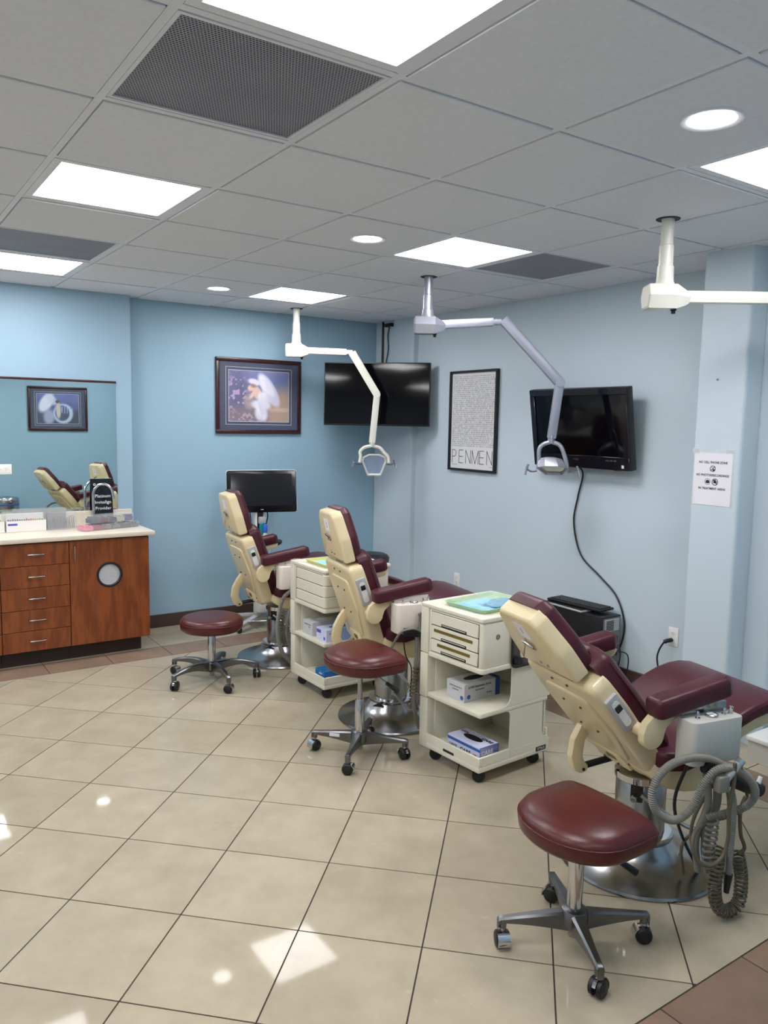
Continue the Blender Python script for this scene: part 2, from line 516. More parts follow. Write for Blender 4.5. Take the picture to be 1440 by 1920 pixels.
M_MAROON = mat('maroon_vinyl', rgb(74, 30, 40), 0.36, spec=0.3, var=0.12, scale=5, bump=0.25, bscale=320)
M_STOOL = mat('stool_vinyl_oxblood', rgb(80, 25, 25), 0.3, var=0.14, scale=6, bump=0.2, bscale=320)
M_BLACKV = mat('black_vinyl', rgb(30, 34, 38), 0.4, var=0.1)
M_BLACK = mat('black_plastic', rgb(20, 20, 23), 0.42, var=0.1)
M_SCREEN = mat('screen_glass', rgb(6, 7, 11), 0.06, var=0.05, spec=0.28)
M_DARK = mat('dark_recess', rgb(28, 26, 24), 0.6, var=0.1)
M_CHROME = mat('chrome', rgb(205, 205, 208), 0.08, metal=1.0, var=0.02)
M_STEEL = mat('brushed_steel', rgb(168, 170, 172), 0.24, metal=1.0, var=0.06, scale=30, stretch=(1, 1, 0.05), rvar=0.06)
M_ALU = mat('cast_aluminium', rgb(120, 121, 124), 0.33, metal=1.0, var=0.08, scale=12)
M_GREY = mat('grey_plastic', rgb(176, 178, 178), 0.4, var=0.03)
M_BOXG = mat('control_box_grey', rgb(196, 194, 186), 0.4, var=0.02)
M_BOXW = mat('control_box_cream', rgb(228, 220, 208), 0.4, var=0.02)
M_HOSE = mat('hose_grey', rgb(132, 130, 122), 0.45, var=0.06, scale=30)
M_HOSED = mat('hose_olive_grey', rgb(100, 94, 78), 0.45, var=0.08, scale=30)
M_BASEB = mat('baseboard_brown', rgb(74, 56, 50), 0.45, var=0.06)
M_KICK = mat('toe_kick_brown', rgb(48, 36, 32), 0.45, var=0.08)
M_WOODFR = wood('cherry_frame_wood', rgb(44, 16, 18), rgb(68, 26, 26), 0.3)
M_WOOD = wood('cherry_laminate', rgb(116, 58, 28), rgb(142, 76, 38), 0.36)
M_COUNTER = mat('counter_stone', rgb(222, 212, 194), 0.3, var=0.05, scale=120)
M_TILE = tile_mat('floor_tile_beige', rgb(160, 151, 130), rgb(180, 170, 148), 0.045)
M_TILEB = tile_mat('floor_tile_brown', rgb(128, 107, 90), rgb(147, 124, 106), 0.08)
M_GROUT = mat('grout_dark', rgb(58, 46, 40), 0.8, var=0.15, scale=30)
M_CEIL = mat('ceiling_board', rgb(226, 228, 234), 0.85, var=0.03, scale=60, bump=0.3, bscale=500)
M_TBAR = mat('ceiling_grid_white', rgb(228, 230, 236), 0.45, var=0.02)
M_PANEL = emis('troffer_glow', LIGHT_COL, PANEL_POWER)
M_CAN = emis('downlight_glow', LIGHT_COL, CAN_POWER)
M_PERF = perf_mat('perforated_sheet')
M_MIRROR = mat('mirror_silver', (0.80, 0.88, 0.85, 1), 0.012, metal=1.0, var=0.005)
M_PAPER = mat('paper_white', rgb(232, 230, 236), 0.6, var=0.015)
M_INK = mat('print_black', rgb(28, 28, 34), 0.6, var=0.1)
M_INKG = mat('print_grey', rgb(110, 108, 112), 0.6, var=0.1)
M_CLEAR = clear_mat('clear_plastic', (0.92, 0.95, 0.97), 0.11)
M_FILM = clear_mat('cling_film', (0.95, 0.98, 0.97), 0.16, 0.05)
M_FRAMEB = mat('black_frame', rgb(18, 18, 28), 0.35, var=0.05)
# ================================================================== THE ROOM
XB, YA, YM = 4.13, 6.11, 5.99         # right wall, back wall, proud mirror wall
XL, YR, YF = -2.4, -2.6, 0.45         # left wall, rear wall, front wall (holds the second picture)
XF = 1.32                             # front wall starts here

# ---- floor: grout bed, then every tile a piece of its own
floor = struct(mk('floor', box(nb(), XL - .1, XB + .1, YR - .1, YA + .1, -0.12, -0.0025), M_GROUT), 'beige tile floor with a brown tile border')
BX0, BX1, BY0, BY1 = XL, 3.345, 1.26, 5.317   # field inside the brown border
bw = 0.255; G = 0.0052
PIT = 0.41; FA = -0.7794; FX, FY = 0.57482, 2.13074
ca, sa = math.cos(FA), math.sin(FA)
stuff_far = nb(); ntile = 0
def tile_piece(P, m, name='tile'):
    global ntile
    cx = sum(p[0] for p in P) / len(P); cy = sum(p[1] for p in P) / len(P)
    bm = prism(nb(), [(p[0] - cx, p[1] - cy) for p in P], -0.008, 0.0)
    o = mk(name, bm, m, floor, smooth=False); o.location = (cx, cy, 0); ntile += 1
    return o
full = None
h = PIT / 2 - G / 2
sq = [(-h, -h), (h, -h), (h, h), (-h, h)]
for a in range(-16, 17):
    for b in range(-16, 17):
        ac, bc = a + 0.5, b + 0.5
        cx = FX + PIT * (ac * ca - bc * sa); cy = FY + PIT * (ac * sa + bc * ca)
        poly = [(cx + x * ca - y * sa, cy + x * sa + y * ca) for x, y in sq]
        P = clip_poly(poly, BX0 + G / 2, BX1 - G / 2, BY0 + G / 2, BY1 - G / 2)
        if parea(P) < 0.002: continue
        if cx < -0.25 or (cx < 0.6 and cy < 1.5 and False):
            prism(stuff_far, P, -0.008, 0.0); continue
        if len(P) == 4 and abs(parea(P) - 4 * h * h) < 1e-4:
            if full is None:
                full = tile_piece(P, M_TILE); full_me = full.data; full_rot = 0
                # re-centre the shared mesh on the square itself
            else:
                o = bpy.data.objects.new('tile', full_me); COL.objects.link(o); o.parent = floor
                o.location = (cx, cy, 0); ntile += 1
        else:
            tile_piece(P, M_TILE)
# brown border and the plain strip outside it
def rect(x0, x1, y0, y1): return [(x0 + G / 2, y0 + G / 2), (x1 - G / 2, y0 + G / 2), (x1 - G / 2, y1 - G / 2), (x0 + G / 2, y1 - G / 2)]
BO_Y, BO_X, BI_Y = BY1 + bw, BX1 + bw, BY0 - bw
xs = [1.04 + PIT * k for k in range(-8, 6)]
xs_b = [XL] + [x for x in xs if XL < x < BO_X - 0.05] + [BO_X]
for x0, x1 in zip(xs_b, xs_b[1:]):
    for y0, y1, m in ((BY1, BO_Y, M_TILEB), (BO_Y, YA, M_TILE), (BI_Y, BY0, M_TILEB)):
        if x1 < -0.2: prism(stuff_far, rect(x0, x1, y0, y1), -0.008, 0.0)
        else: tile_piece(rect(x0, x1, y0, y1), m, 'border_tile')
ys = [BY1 - PIT * k for k in range(0, 12)]
ys_b = [y for y in reversed(ys) if y > BI_Y] 
ys_b = [BI_Y] + ys_b
for y0, y1 in zip(ys_b, ys_b[1:]):
    if y1 <= BY1 + 1e-4:
        tile_piece(rect(BX1, BO_X, y0, y1), M_TILEB, 'border_tile')
        tile_piece(rect(BO_X, XB, y0, y1), M_TILE, 'border_tile')
tile_piece(rect(BO_X, XB, BY1, BO_Y), M_TILE, 'border_tile'); tile_piece(rect(BO_X, XB, BO_Y, YA), M_TILE, 'border_tile')
# the floor behind the photographer
for i in range(17):
    for j in range(10):
        x0 = XL + i * PIT; y0 = BI_Y - (j + 1) * PIT
        P = clip_poly(rect(x0, x0 + PIT, y0, y0 + PIT), XL, XB, YR, BI_Y)
        if parea(P) > 0.002: prism(stuff_far, P, -0.008, 0.0)
so = mk('far_tile_field', stuff_far, M_TILE, floor, smooth=False); so['kind'] = 'stuff'

# ---- walls
def wall(name, x0, x1, y0, y1, label, m=M_WALL, bev=0.0, z1=ZC + 0.06):
    return struct(mk(name, box(nb(), x0, x1, y0, y1, -0.01, z1, bev, 4), m), label)
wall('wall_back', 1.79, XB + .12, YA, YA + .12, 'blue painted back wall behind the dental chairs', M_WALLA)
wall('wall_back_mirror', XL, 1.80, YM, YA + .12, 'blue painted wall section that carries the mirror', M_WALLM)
wall('wall_right', XB, XB + .12, YR, YA, 'pale blue wall with the framed text poster')
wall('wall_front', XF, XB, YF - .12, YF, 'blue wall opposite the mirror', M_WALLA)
wall('wall_left', XL - .12, XL, YR - .12, YA + .12, 'unseen blue side wall enclosing the room light')  # unseen, added to close the room for its lighting
wall('wall_rear', XL, XB + .12, YR - .12, YR, 'unseen blue rear wall enclosing the room light')  # also unseen, closes the room behind the camera for bounce light
# corner column proud of the right wall, and the stepped pillar near the camera (rounded corners)
def column(name, x0, x1, y0, y1, rr, label):
    ol = rpoly([(x1, y0), (x1, y1), (x0, y1), (x0, y0)], [0, 0, rr, rr], 6)
    return struct(mk(name, prism(nb(), ol, -0.01, ZC + .06), M_WALL), label)
column('wall_corner_column', 4.075, XB, 5.53, YA, 0.012, 'shallow blue column in the room corner')
column('wall_pillar', 3.745, XB, 2.27, 2.545, 0.022, 'blue wall pillar carrying the taped notice')
column('wall_pillar_step', 3.88, XB, 2.13, 2.275, 0.022, 'shallow blue step beside the pillar')

# ---- baseboards
def bb(name, x0, x1, y0, y1):
    return struct(mk(name, box(nb(), x0, x1, y0, y1, 0.0005, 0.105, 0.003, 1), M_BASEB), 'dark brown baseboard')
bb('baseboard_back', 1.80, 4.075, YA - .012, YA)
bb('baseboard_right', XB - .012, XB, 2.55, 5.53)
bb('baseboard_column', 4.063, 4.075, 5.52, YA - .012)
bb('baseboard_column_end', 4.063, XB - .012, 5.518, 5.53)
bb('baseboard_front', XF, XB, YF, YF + .012)

# ---- suspended ceiling: slab, grid bars and boards
ceil = struct(mk('ceiling', box(nb(), XL - .1, XB + .1, YR - .1, YA + .1, ZC + .045, ZC + .12), M_CEIL), 'suspended ceiling of square boards in a white grid')
TX, TY = 0.6096, 0.6096 * 1.0209
OX, OY = 0.65457, 1.80565
cell = lambda i, j: (OX + TX * i, OX + TX * (i + 1), OY + TY * j, OY + TY * (j + 1))
PANELS = [(0, -1), (0, 2), (0, 5), (3, -1), (3, 2), (3, 5), (-3, -1), (-3, 2), (-3, 5), (-3, -4), (0, -4)]  # closing entries are unseen panels, continuing the pattern to light the room
VENTS = [(0, 0), (0, 4), (4, 2)]
CANS = {(2.195, 5.262): 'small round downlight above the far dental chair', (2.193, 3.378): 'small round downlight beside the middle ceiling panel', (2.16, 1.473): 'large-looking round downlight closest to the viewer'}
bar = 0.012
I0, I1 = -6, 6; J0, J1 = -8, 7
for i in range(I0, I1 + 1):
    x = OX + TX * i
    if XL < x < XB:
        boxo('grid_bar', x - bar, x + bar, YR, YA, ZC - .001, ZC + .03, M_TBAR, ceil)
for j in range(J0, J1 + 1):
    y = OY + TY * j
    if YR < y < YA:
        for i in range(I0, I1):
            x0, x1 = max(XL, OX + TX * i + bar), min(XB, OX + TX * (i + 1) - bar)
            if x1 - x0 > .03: boxo('grid_bar', x0, x1, y - bar, y + bar, ZC - .0006, ZC + .03, M_TBAR, ceil)
board_me = None
mask = set(PANELS) | set(VENTS)
for i in range(I0, I1):
    for j in range(J0, J1 + 1):
        if (i, j) in mask: continue
        x0, x1, y0, y1 = cell(i, j)
        e = 0.0155
        x0 = max(XL, x0 + e); x1 = min(XB, x1 - e); y0 = max(YR, y0 + e); y1 = min(YA, y1 - e)
        if x1 - x0 < .03 or y1 - y0 < .03: continue
        fullb = abs(x1 - x0 - (TX - 2 * e)) < 1e-4 and abs(y1 - y0 - (TY - 2 * e)) < 1e-4
        cx, cy = (x0 + x1) / 2, (y0 + y1) / 2
        dz = random.uniform(-.0008, .0008)
        if fullb and board_me is not None:
            o = bpy.data.objects.new('ceiling_board', board_me); COL.objects.link(o); o.parent = ceil
        else:
            o = mk('ceiling_board', box(nb(), x0 - cx, x1 - cx, y0 - cy, y1 - cy, -.006, .012, 0.002, 1), M_CEIL, ceil, smooth=False)
            if fullb: board_me = o.data
        o.location = (cx, cy, ZC + dz)

# ---- troffers
PL = {(0, -1): 'large square light panel cut by the top edge, beside the air grille', (0, 2): 'square light panel above the wood counter, one board off the air grille',
      (0, 5): 'square light panel near the mirror wall, touching an air grille', (3, -1): 'square light panel cut by the right edge, near the ceiling lamp post',
      (3, 2): 'square light panel in the middle of the ceiling over the chairs', (3, 5): 'small-looking square light panel farthest away, above the framed angel picture'}
tro = None
def troffer():
    t = thing('ceiling_light', '', 'ceiling light')
    bm = nb(); e = TX / 2 - .013; w_ = .03
    for (a, b, c, d) in ((-e, e, -e, -e + w_), (-e, e, e - w_, e), (-e, -e + w_, -e + w_, e - w_), (e - w_, e, -e + w_, e - w_)):
        box(bm, a, b, c, d, -.002, .03)
    mk('frame', bm, M_TBAR, t, smooth=False)
    mk('diffuser', box(nb(), -e + w_, e - w_, -e + w_, e - w_, .001, .012), M_PANEL, t, smooth=False)
    return t
def copy_tree(o, parent=None):
    c = o.copy(); COL.objects.link(c); c.parent = parent
    for ch in o.children: copy_tree(ch, c)
    return c
for k in PANELS:
    x0, x1, y0, y1 = cell(*k)
    t = troffer() if tro is None else copy_tree(tro)
    if tro is None: tro = t
    t.location = ((x0 + x1) / 2, (y0 + y1) / 2, ZC)
    t['label'] = PL.get(k, 'unseen square light panel added outside the frame for room light'); t['group'] = 'square ceiling light panels' if k in PL else 'unseen panels added for room light'
# ---- air grilles
VL = {(0, 0): 'large perforated air grille between light panel and ceiling boards', (0, 4): 'perforated air grille touching the light panel near the mirror wall', (4, 2): 'perforated air grille beside the middle light panel, over the poster wall'}
for k in VENTS:
    x0, x1, y0, y1 = cell(*k)
    t = thing('ceiling_vent', VL[k], 'air vent', ((x0 + x1) / 2, (y0 + y1) / 2, ZC), 0, 'perforated ceiling grilles')
    e = TX / 2 - .013
    mk('perforated_plate', box(nb(), -e + .012, e - .012, -e + .012, e - .012, .004, .010), M_PERF, t, smooth=False)
    bm = nb()
    for (a, b, c, d) in ((-e, e, -e, -e + .012), (-e, e, e - .012, e), (-e, -e + .012, -e + .012, e - .012), (e - .012, e, -e + .012, e - .012)):
        box(bm, a, b, c, d, -.001, .012)
    mk('frame', bm, M_TBAR, t, smooth=False)
# ---- downlights
for (x, y), lb in CANS.items():
    t = thing('downlight', lb, 'downlight', (x, y, ZC), 0, 'round recessed downlights')
    bm = nb(); lathe(bm, [(.092, -.0055), (.092, -.009), (.088, -.012), (.072, -.010), (.068, -.006)], 48, cap=False)
    mk('trim_ring', bm, M_TBAR, t)
    mk('lens', lathe(nb(), [(.0, -.0078), (.07, -.0078), (.07, -.0065)], 48), M_CAN, t)
# ================================================================== DENTAL CHAIRS
HOSE_A = [(-0.013, -0.4, 0.541), (-0.075, -0.403, 0.574), (-0.123, -0.405, 0.589), (-0.185, -0.408, 0.596), (-0.25, -0.41, 0.587), (-0.298, -0.413, 0.562), (-0.325, -0.415, 0.521), (-0.327, -0.418, 0.48), (-0.309, -0.42, 0.443), (-0.275, -0.423, 0.417), (-0.24, -0.425, 0.405), (-0.206, -0.427, 0.411), (-0.173, -0.43, 0.436), (-0.151, -0.432, 0.477), (-0.13, -0.44, 0.523), (-0.108, -0.448, 0.555), (-0.079, -0.455, 0.566), (-0.042, -0.46, 0.563), (0.007, -0.46, 0.54), (0.054, -0.455, 0.498), (0.081, -0.45, 0.454), (0.076, -0.44, 0.416), (0.051, -0.42, 0.386), (0.004, -0.40, 0.369), (-0.054, -0.38, 0.354)]
HOSE_B = [(-0.005, -0.43, 0.473), (0.009, -0.43, 0.417), (0.012, -0.43, 0.349), (0.009, -0.43, 0.259), (0.008, -0.43, 0.168)]
HOSE_C = [(-0.042, -0.47, 0.585), (-0.038, -0.468, 0.522), (-0.044, -0.465, 0.455), (-0.043, -0.462, 0.388), (-0.037, -0.459, 0.318), (-0.054, -0.456, 0.257), (-0.105, -0.454, 0.235), (-0.154, -0.451, 0.262), (-0.177, -0.448, 0.305), (-0.161, -0.435, 0.349), (-0.116, -0.423, 0.365), (-0.074, -0.40, 0.36)]
COIL_D = [(-0.031, -0.42, 0.262), (-0.036, -0.42, 0.186), (-0.04, -0.42, 0.12), (-0.018, -0.42, 0.05), (0.028, -0.42, 0.026), (0.072, -0.42, 0.042), (0.082, -0.42, 0.1), (0.076, -0.42, 0.158), (0.057, -0.42, 0.225)]
HOSE_D2 = [(0.057, -0.42, 0.225), (0.085, -0.42, 0.242), (0.062, -0.42, 0.298), (0.054, -0.42, 0.381), (0.073, -0.42, 0.428)]
COIL_E = [(-0.047, -0.4, 0.36), (-0.049, -0.4, 0.3), (-0.056, -0.4, 0.243), (-0.046, -0.4, 0.19)]

def dental_chair(label, loc, rz, phi, o_back, phi_h, o_head, dz, number, fit, boxm):
    t = thing('dental_chair', label, 'dental chair', (loc[0], loc[1], 0), math.radians(rz), 'maroon and cream dental chairs')
    # -- base and lift column
    b = mk('base_plate', lathe(nb(), [(0, 0.001), (.300, 0.001), (.302, .008), (.298, .016), (.270, .020), (.185, .040), (.140, .075), (.118, .112), (.112, .118), (0, .118)], 64), M_STEEL, t)
    mk('base_ring', lathe(nb(), [(.122, .104), (.126, .110), (.126, .122), (.108, .126)], 48), M_CHROME, b)
    c = mk('lift_column', lathe(nb(), [(.094, .118), (.094, .372 + dz), (.090, .378 + dz), (0, .378 + dz)], 48), M_STEEL, t)
    mk('column_collar', lathe(nb(), [(.097, .348 + dz), (.101, .352 + dz), (.101, .376 + dz), (.096, .380 + dz)], 48), M_CHROME, c)
    # slot with its lever knob, on the side towards the headrest
    mx = basis((-.070, -.058, .325 + dz), (.64, -.77, 0), (0, 0, 1), (-.77, -.64, 0))
    mk('column_slot', prism(nb(), rrect(-.022, .022, -.04, .04, .006), -.012, .0035, mx=mx), M_DARK, c)
    mk('slot_knob', lathe(nb(), [(.007, 0), (.007, .03), (.012, .034), (.012, .05), (0, .052)], 16, mx=mx @ Matrix.Translation((-.004, -.012, 0))), M_STEEL, c)
    # foot pedal ring and cables on the base plate
    tubeo('floor_cable', [(-.10, -.10, .118), (-.13, .02, .06), (-.08, .15, .05), (.06, .15, .052), (.15, .03, .052), (.11, -.11, .058), (-.03, -.15, .055), (-.11, -.08, .064)], .007, M_BLACK, t)
    tubeo('steel_tube', [(-.09, -.10, .333 + dz), (-.02, -.15, .277 + dz), (.058, -.18, .205), (.14, -.20, .17), (.19, -.17, .06)], .008, M_CHROME, t)
    # -- seat
    shell_st = [(-.15, .465, .49, .19), (-.13, .445, .50, .215), (-.08, .41, .505, .225), (0, .385, .505, .225), (.07, .377, .515, .225), (.12, .395, .545, .225), (.18, .455, .585, .225), (.25, .545, .618, .225), (.32, .572, .638, .225), (.39, .585, .645, .225), (.46, .578, .638, .225), (.56, .545, .60, .222), (.75, .47, .522, .215), (.98, .378, .43, .205), (1.015, .372, .412, .19)]
    mk('seat_shell', sections(nb(), [(u, zb + dz, zt + dz, hw) for u, zb, zt, hw in shell_st], .02), M_BEIGE, t, angle=50)
    cush_st = [(-.125, .495, .545, .22), (-.10, .485, .553, .25), (-.03, .48, .552, .262), (.04, .495, .568, .262), (.10, .53, .598, .262), (.16, .575, .63, .262), (.22, .608, .66, .262), (.28, .63, .682, .262), (.34, .643, .694, .262), (.39, .645, .697, .262), (.45, .638, .687, .262), (.52, .612, .660, .26), (.60, .578, .624, .258), (.75, .515, .562, .252), (.90, .452, .503, .246), (.99, .415, .470, .24), (1.035, .405, .455, .225), (1.055, .41, .438, .20)]
    s_ = mk('seat_cushion', sections(nb(), [(u, zb + dz, zt + dz, hw) for u, zb, zt, hw in cush_st], .026, 5), M_MAROON, t, angle=60)
    tubeo('seat_piping', [(.20, -.257, .635 + dz), (.30, -.258, .672 + dz), (.38, -.258, .683 + dz), (.46, -.258, .668 + dz), (.58, -.258, .612 + dz), (.80, -.257, .528 + dz), (.98, -.256, .458 + dz)], .0035, M_MAROON, s_)
    # -- backrest: shell, embossed panel, cushion
    s = Vector((-math.sin(phi), 0, math.cos(phi))); n = Vector((-math.cos(phi), 0, -math.sin(phi)))
    ob = Vector((o_back[0], 0, o_back[1] + dz))
    B = basis(ob, (0, 1, 0), s, n)
    ol = rpoly([(-.20, -.03), (-.12, -.055), (.12, -.055), (.20, -.03), (.222, .30), (.205, .445), (-.205, .445), (-.222, .30)], [.03, .02, .02, .03, .1, .045, .045, .1], 6)
    bs = mk('backrest_shell', prism(nb(), ol, -.078, 0, .026, 5, B, bev0=.004), M_BEIGE, t, angle=50)
    pn = rpoly([(-.13, .04), (.13, .04), (.16, .20), (.125, .365), (-.125, .365), (-.16, .20)], .035, 5)
    mk('embossed_panel', prism(nb(), pn, -.01, .009, .007, 3, B, bev0=0), M_BEIGE, bs)
    mk('embossed_rim', prism(nb(), rpoly([(-.10, -.035), (.10, -.035), (.075, .045), (-.075, .045)], .02, 5), -.01, .012, .006, 2, B, bev0=0), M_BEIGE, bs)
    mk('maker_plate', prism(nb(), rrect(-.036, .012, .0, .026, .004), .012, .0135, mx=B), mat('bronze_plate', rgb(120, 98, 66), .4, metal=.6), bs)
    for (w_, q) in ((-.045, .405), (.045, .405), (-.05, .30), (.05, .30), (-.05, .17), (.05, .17), (-.09, .0), (.09, .0), (-.03, -.02), (.05, -.02)):
        mk('screw', lathe(nb(), [(.0052, 0), (.0052, .0035), (.0035, .005), (0, .005)], 12, mx=B @ Matrix.Translation((w_, q, .009 if .04 < q < .36 else (.012 if abs(w_) < .06 and q < .04 else 0)))), mat('screw_dark', rgb(96, 84, 66), .35, metal=.8), bs)
    cb = rpoly([(-.19, .0), (.19, .0), (.205, .28), (.185, .47), (.11, .50), (-.11, .50), (-.185, .47), (-.205, .28)], [.03, .03, .08, .05, .04, .04, .05, .08], 6)
    bc = mk('backrest_cushion', prism(nb(), cb, -.155, -.07, .0, 5, B, bev0=.045), M_MAROON, t, angle=50)
    # side bolsters give the cushion its raised edge
    tubeo('cushion_piping', [tuple(B @ Vector((-.188, .03, -.125))), tuple(B @ Vector((-.203, .28, -.125))), tuple(B @ Vector((-.183, .45, -.125)))], .0035, M_MAROON, bc)
    # switch plate on the near flank
    Sx = basis(B @ Vector((-.2165, .305, -.04)), -n, s, (0, -1, 0))
    sp = mk('switch_plate', prism(nb(), rrect(-.027, .027, -.075, .075, .008), -.006, .010, .002, 2, Sx, bev0=0), M_GREY, t)
    mk('switch_well', prism(nb(), rrect(-.015, .015, -.056, .056, .014), .0095, .0112, mx=Sx), M_WHITE, sp)
    mk('switch_rocker', box(nb(), -.013, .013, .012, .038, .010, .016, .002, 1, Sx), M_BLACK, sp)
    # -- headrest
    hs = Vector((-math.sin(phi_h), 0, math.cos(phi_h))); hn = Vector((-math.cos(phi_h), 0, -math.sin(phi_h)))
    H = basis(Vector((o_head[0], 0, o_head[1] + dz)), (0, 1, 0), hs, hn)
    hol = rpoly([(-.165, 0), (.165, 0), (.158, .12), (.118, .245), (.09, .272), (-.09, .272), (-.118, .245), (-.158, .12)], [.012, .012, .1, .03, .015, .015, .03, .1], 5)
    hsh = mk('headrest_shell', prism(nb(), hol, -.062, 0, .016, 4, H, bev0=.004), M_BEIGE, t, angle=50)
    hcu = rpoly([(-.155, .006), (.155, .006), (.152, .12), (.112, .25), (.08, .28), (-.08, .28), (-.112, .25), (-.152, .12)], [.02, .02, .1, .03, .02, .02, .03, .1], 5)
    mk('headrest_cushion', prism(nb(), hcu, -.115, -.055, 0, 5, H, bev0=.034), M_MAROON, t, angle=50)
    lb = mk('number_label', box(nb(), -.034, .030, .165, .232, -.001, .0012, mx=H), M_PAPER, hsh)
    if number:
        text('printed_number', number, .04, M_INKG, lb, H @ basis((-.002, .198, .0014), (-1, 0, 0), (0, 1, 0), (0, 0, 1)) @ Matrix.Diagonal((-1, 1, 1, 1)), thick=.0002)
    Hk = H @ Matrix.Translation((0, .14, 0))
    k = mk('release_lever', box(nb(), -.030, .028, -.006, .006, .004, .014, .003, 2, Hk @ Matrix.Rotation(.25, 4, 'Z')), M_STEEL, hsh)
    for (w_, q) in ((-.012, .115), (.016, .117), (-.03, .04), (.012, .042)):
        mk('screw', lathe(nb(), [(.0055, 0), (.0055, .004), (0, .006)], 12, mx=H @ Matrix.Translation((w_, q, 0))), M_STEEL, hsh)
    mk('headrest_stem', box(nb(), -.05, .05, -.06, .03, -.05, -.02, .004, 1, H), M_STEEL, hsh)
    # -- armrests on curved cream brackets
    for sd in (-1, 1):
        tilt = .16
        A = basis((-.235, sd * .302, .722 + dz), (math.cos(tilt), 0, math.sin(tilt)), (0, 1, 0), (-math.sin(tilt), 0, math.cos(tilt)))
        al = rpoly([(-.005, -.043), (.30, -.043), (.326, -.026), (.326, .030), (.30, .043), (-.005, .043)], [.028, .02, .012, .012, .02, .028], 5)
        mk('armrest_pad', prism(nb(), al, .0, .066, .02, 4, A, bev0=.010), M_MAROON, t, angle=50)
        br = [(-.276, .668)] + [(-.232 + .045 * math.cos(a), .655 + .045 * math.sin(a)) for a in [PI * (1.0 + 1.0 * k_ / 9) for k_ in range(1, 9)]] + [(-.187, .655), (-.178, .680), (-.150, .703), (.02, .738), (.04, .772), (-.17, .745), (-.235, .728), (-.264, .702)]
        bo = mk('armrest_bracket', prism(nb(), rpoly([(u + (.05 if sd > 0 else 0), z + dz) for u, z in br], .02, 3), -.016, .016, .005, 2, prof_mx(sd * .290)), M_BEIGE, t)
        mk('pivot_boss', lathe(nb(), [(.022, 0), (.022, .085)], 24, mx=basis((-.232 + (.05 if sd > 0 else 0), sd * .28, .655 + dz), (1, 0, 0), (0, 0, 1), (0, -sd, 0))), M_BEIGE, bo)
    # -- curved support hook under the back with gas spring
    hk0 = [(-.045, .115), (-.075, .075), (-.105, .02), (-.115, -.045), (-.098, -.10), (-.066, -.118), (-.040, -.112), (-.032, -.09), (-.050, -.075), (-.062, -.045), (-.055, .01), (-.025, .06), (.01, .10)]
    Hh = basis(B @ Vector((.09, .03, .0)), (1, 0, 0), (0, 0, 1), (0, 1, 0))
    hk = mk('support_hook', prism(nb(), rpoly(hk0, .014, 4), -.017, .017, .006, 2, Hh), M_BEIGE, t)
    e0 = Hh @ Vector((-.052, -.095, 0))
    mk('gas_spring', cyl_between(nb(), e0, (.02, .05, .43 + dz), .013, 16), M_BLACK, hk)
    mk('pivot_bolt', lathe(nb(), [(.006, -.021), (.006, .021)], 12, mx=Hh @ Matrix.Translation((-.058, -.1, 0))), M_DARK, hk)
    # -- delivery box on the near arm
    bx = thing_part = mk('control_box', prism(nb(), rpoly([(-.150, -.398), (.068, -.398), (.068, -.318), (-.150, -.318)], [.03, .022, .004, .004], 6), .572 + dz, .722 + dz, .004, 2), boxm, t)
    mk('mount_strip', box(nb(), -.135, .06, -.325, -.315, .70 + dz, .752 + dz, .001, 1, None), M_STEEL if boxm is M_BOXG else boxm, bx)
    mk('pressure_gauge', lathe(nb(), [(.022, 0), (.022, .006), (.019, .008), (.018, .005), (0, .005)], 28, mx=Matrix.Translation((-.038, -.357, .722 + dz))), M_STEEL, bx)
    mk('gauge_face', lathe(nb(), [(.0175, 0), (.0175, .0065), (0, .0065)], 28, mx=Matrix.Translation((-.038, -.357, .721 + dz))), M_PAPER, bx)
    mk('gauge_needle', box(nb(), -.048, -.030, -.359, -.356, .7276 + dz, .7283 + dz), M_INK, bx)
    for (u_, r_, h_) in ((-.102, .005, .024), (.014, .006, .020), (.044, .009, .022)):
        mk('toggle', lathe(nb(), [(.009, 0), (.009, .004), (r_ * .7, .005), (r_, h_), (r_ * .8, h_ + .002), (0, h_ + .002)], 16, mx=Matrix.Translation((u_, -.360, .722 + dz))), M_CHROME, bx)
    # -- hoses and instruments
    if fit == 'near':
        ho = mk('instrument_holder', tube(nb(), [(-.10, -.40, .555), (-.02, -.405, .515), (.06, -.405, .47), (.165, -.40, .425)], .024, 10, 5, flat=.7), M_BLACK, t)
        mk('suction_hose', corrugated(nb(), HOSE_A, .0142, .0065), M_HOSE, t)
        hb = mk('suction_hose', corrugated(nb(), HOSE_B, .0115, .006), M_HOSE, t)
        mk('hose_nozzle', cyl_between(nb(), (.008, -.43, .17), (.004, -.43, .105), .015, 14, .009), M_BLACK, hb)
        tubeo('air_hose', HOSE_C, .0065, M_HOSED, t)
        tubeo('coiled_hose', coil_pts(COIL_D, .0195, 34, 12), .0042, M_HOSED, t, n=6, sm=0)
        tubeo('air_hose', HOSE_D2, .0065, M_HOSED, t)
        tubeo('coiled_hose', coil_pts(COIL_E, .018, 9, 12), .0045, M_HOSE, t, n=6, sm=0)
        sy = mk('air_syringe', cyl_between(nb(), (-.075, -.462, .525), (-.014, -.462, .578), .013, 16), M_GREY, t)
        mk('syringe_cap', cyl_between(nb(), (-.018, -.462, .5745), (-.005, -.462, .586), .015, 18), M_CHROME, sy)
        mk('syringe_valve', box(nb(), -.105, -.06, -.475, -.445, .49, .545, .006, 2), M_HOSE, sy)
        mk('handpiece_tip', cyl_between(nb(), (.145, -.40, .435), (.16, -.40, .475), .010, 14, .007), M_WHITE, ho)
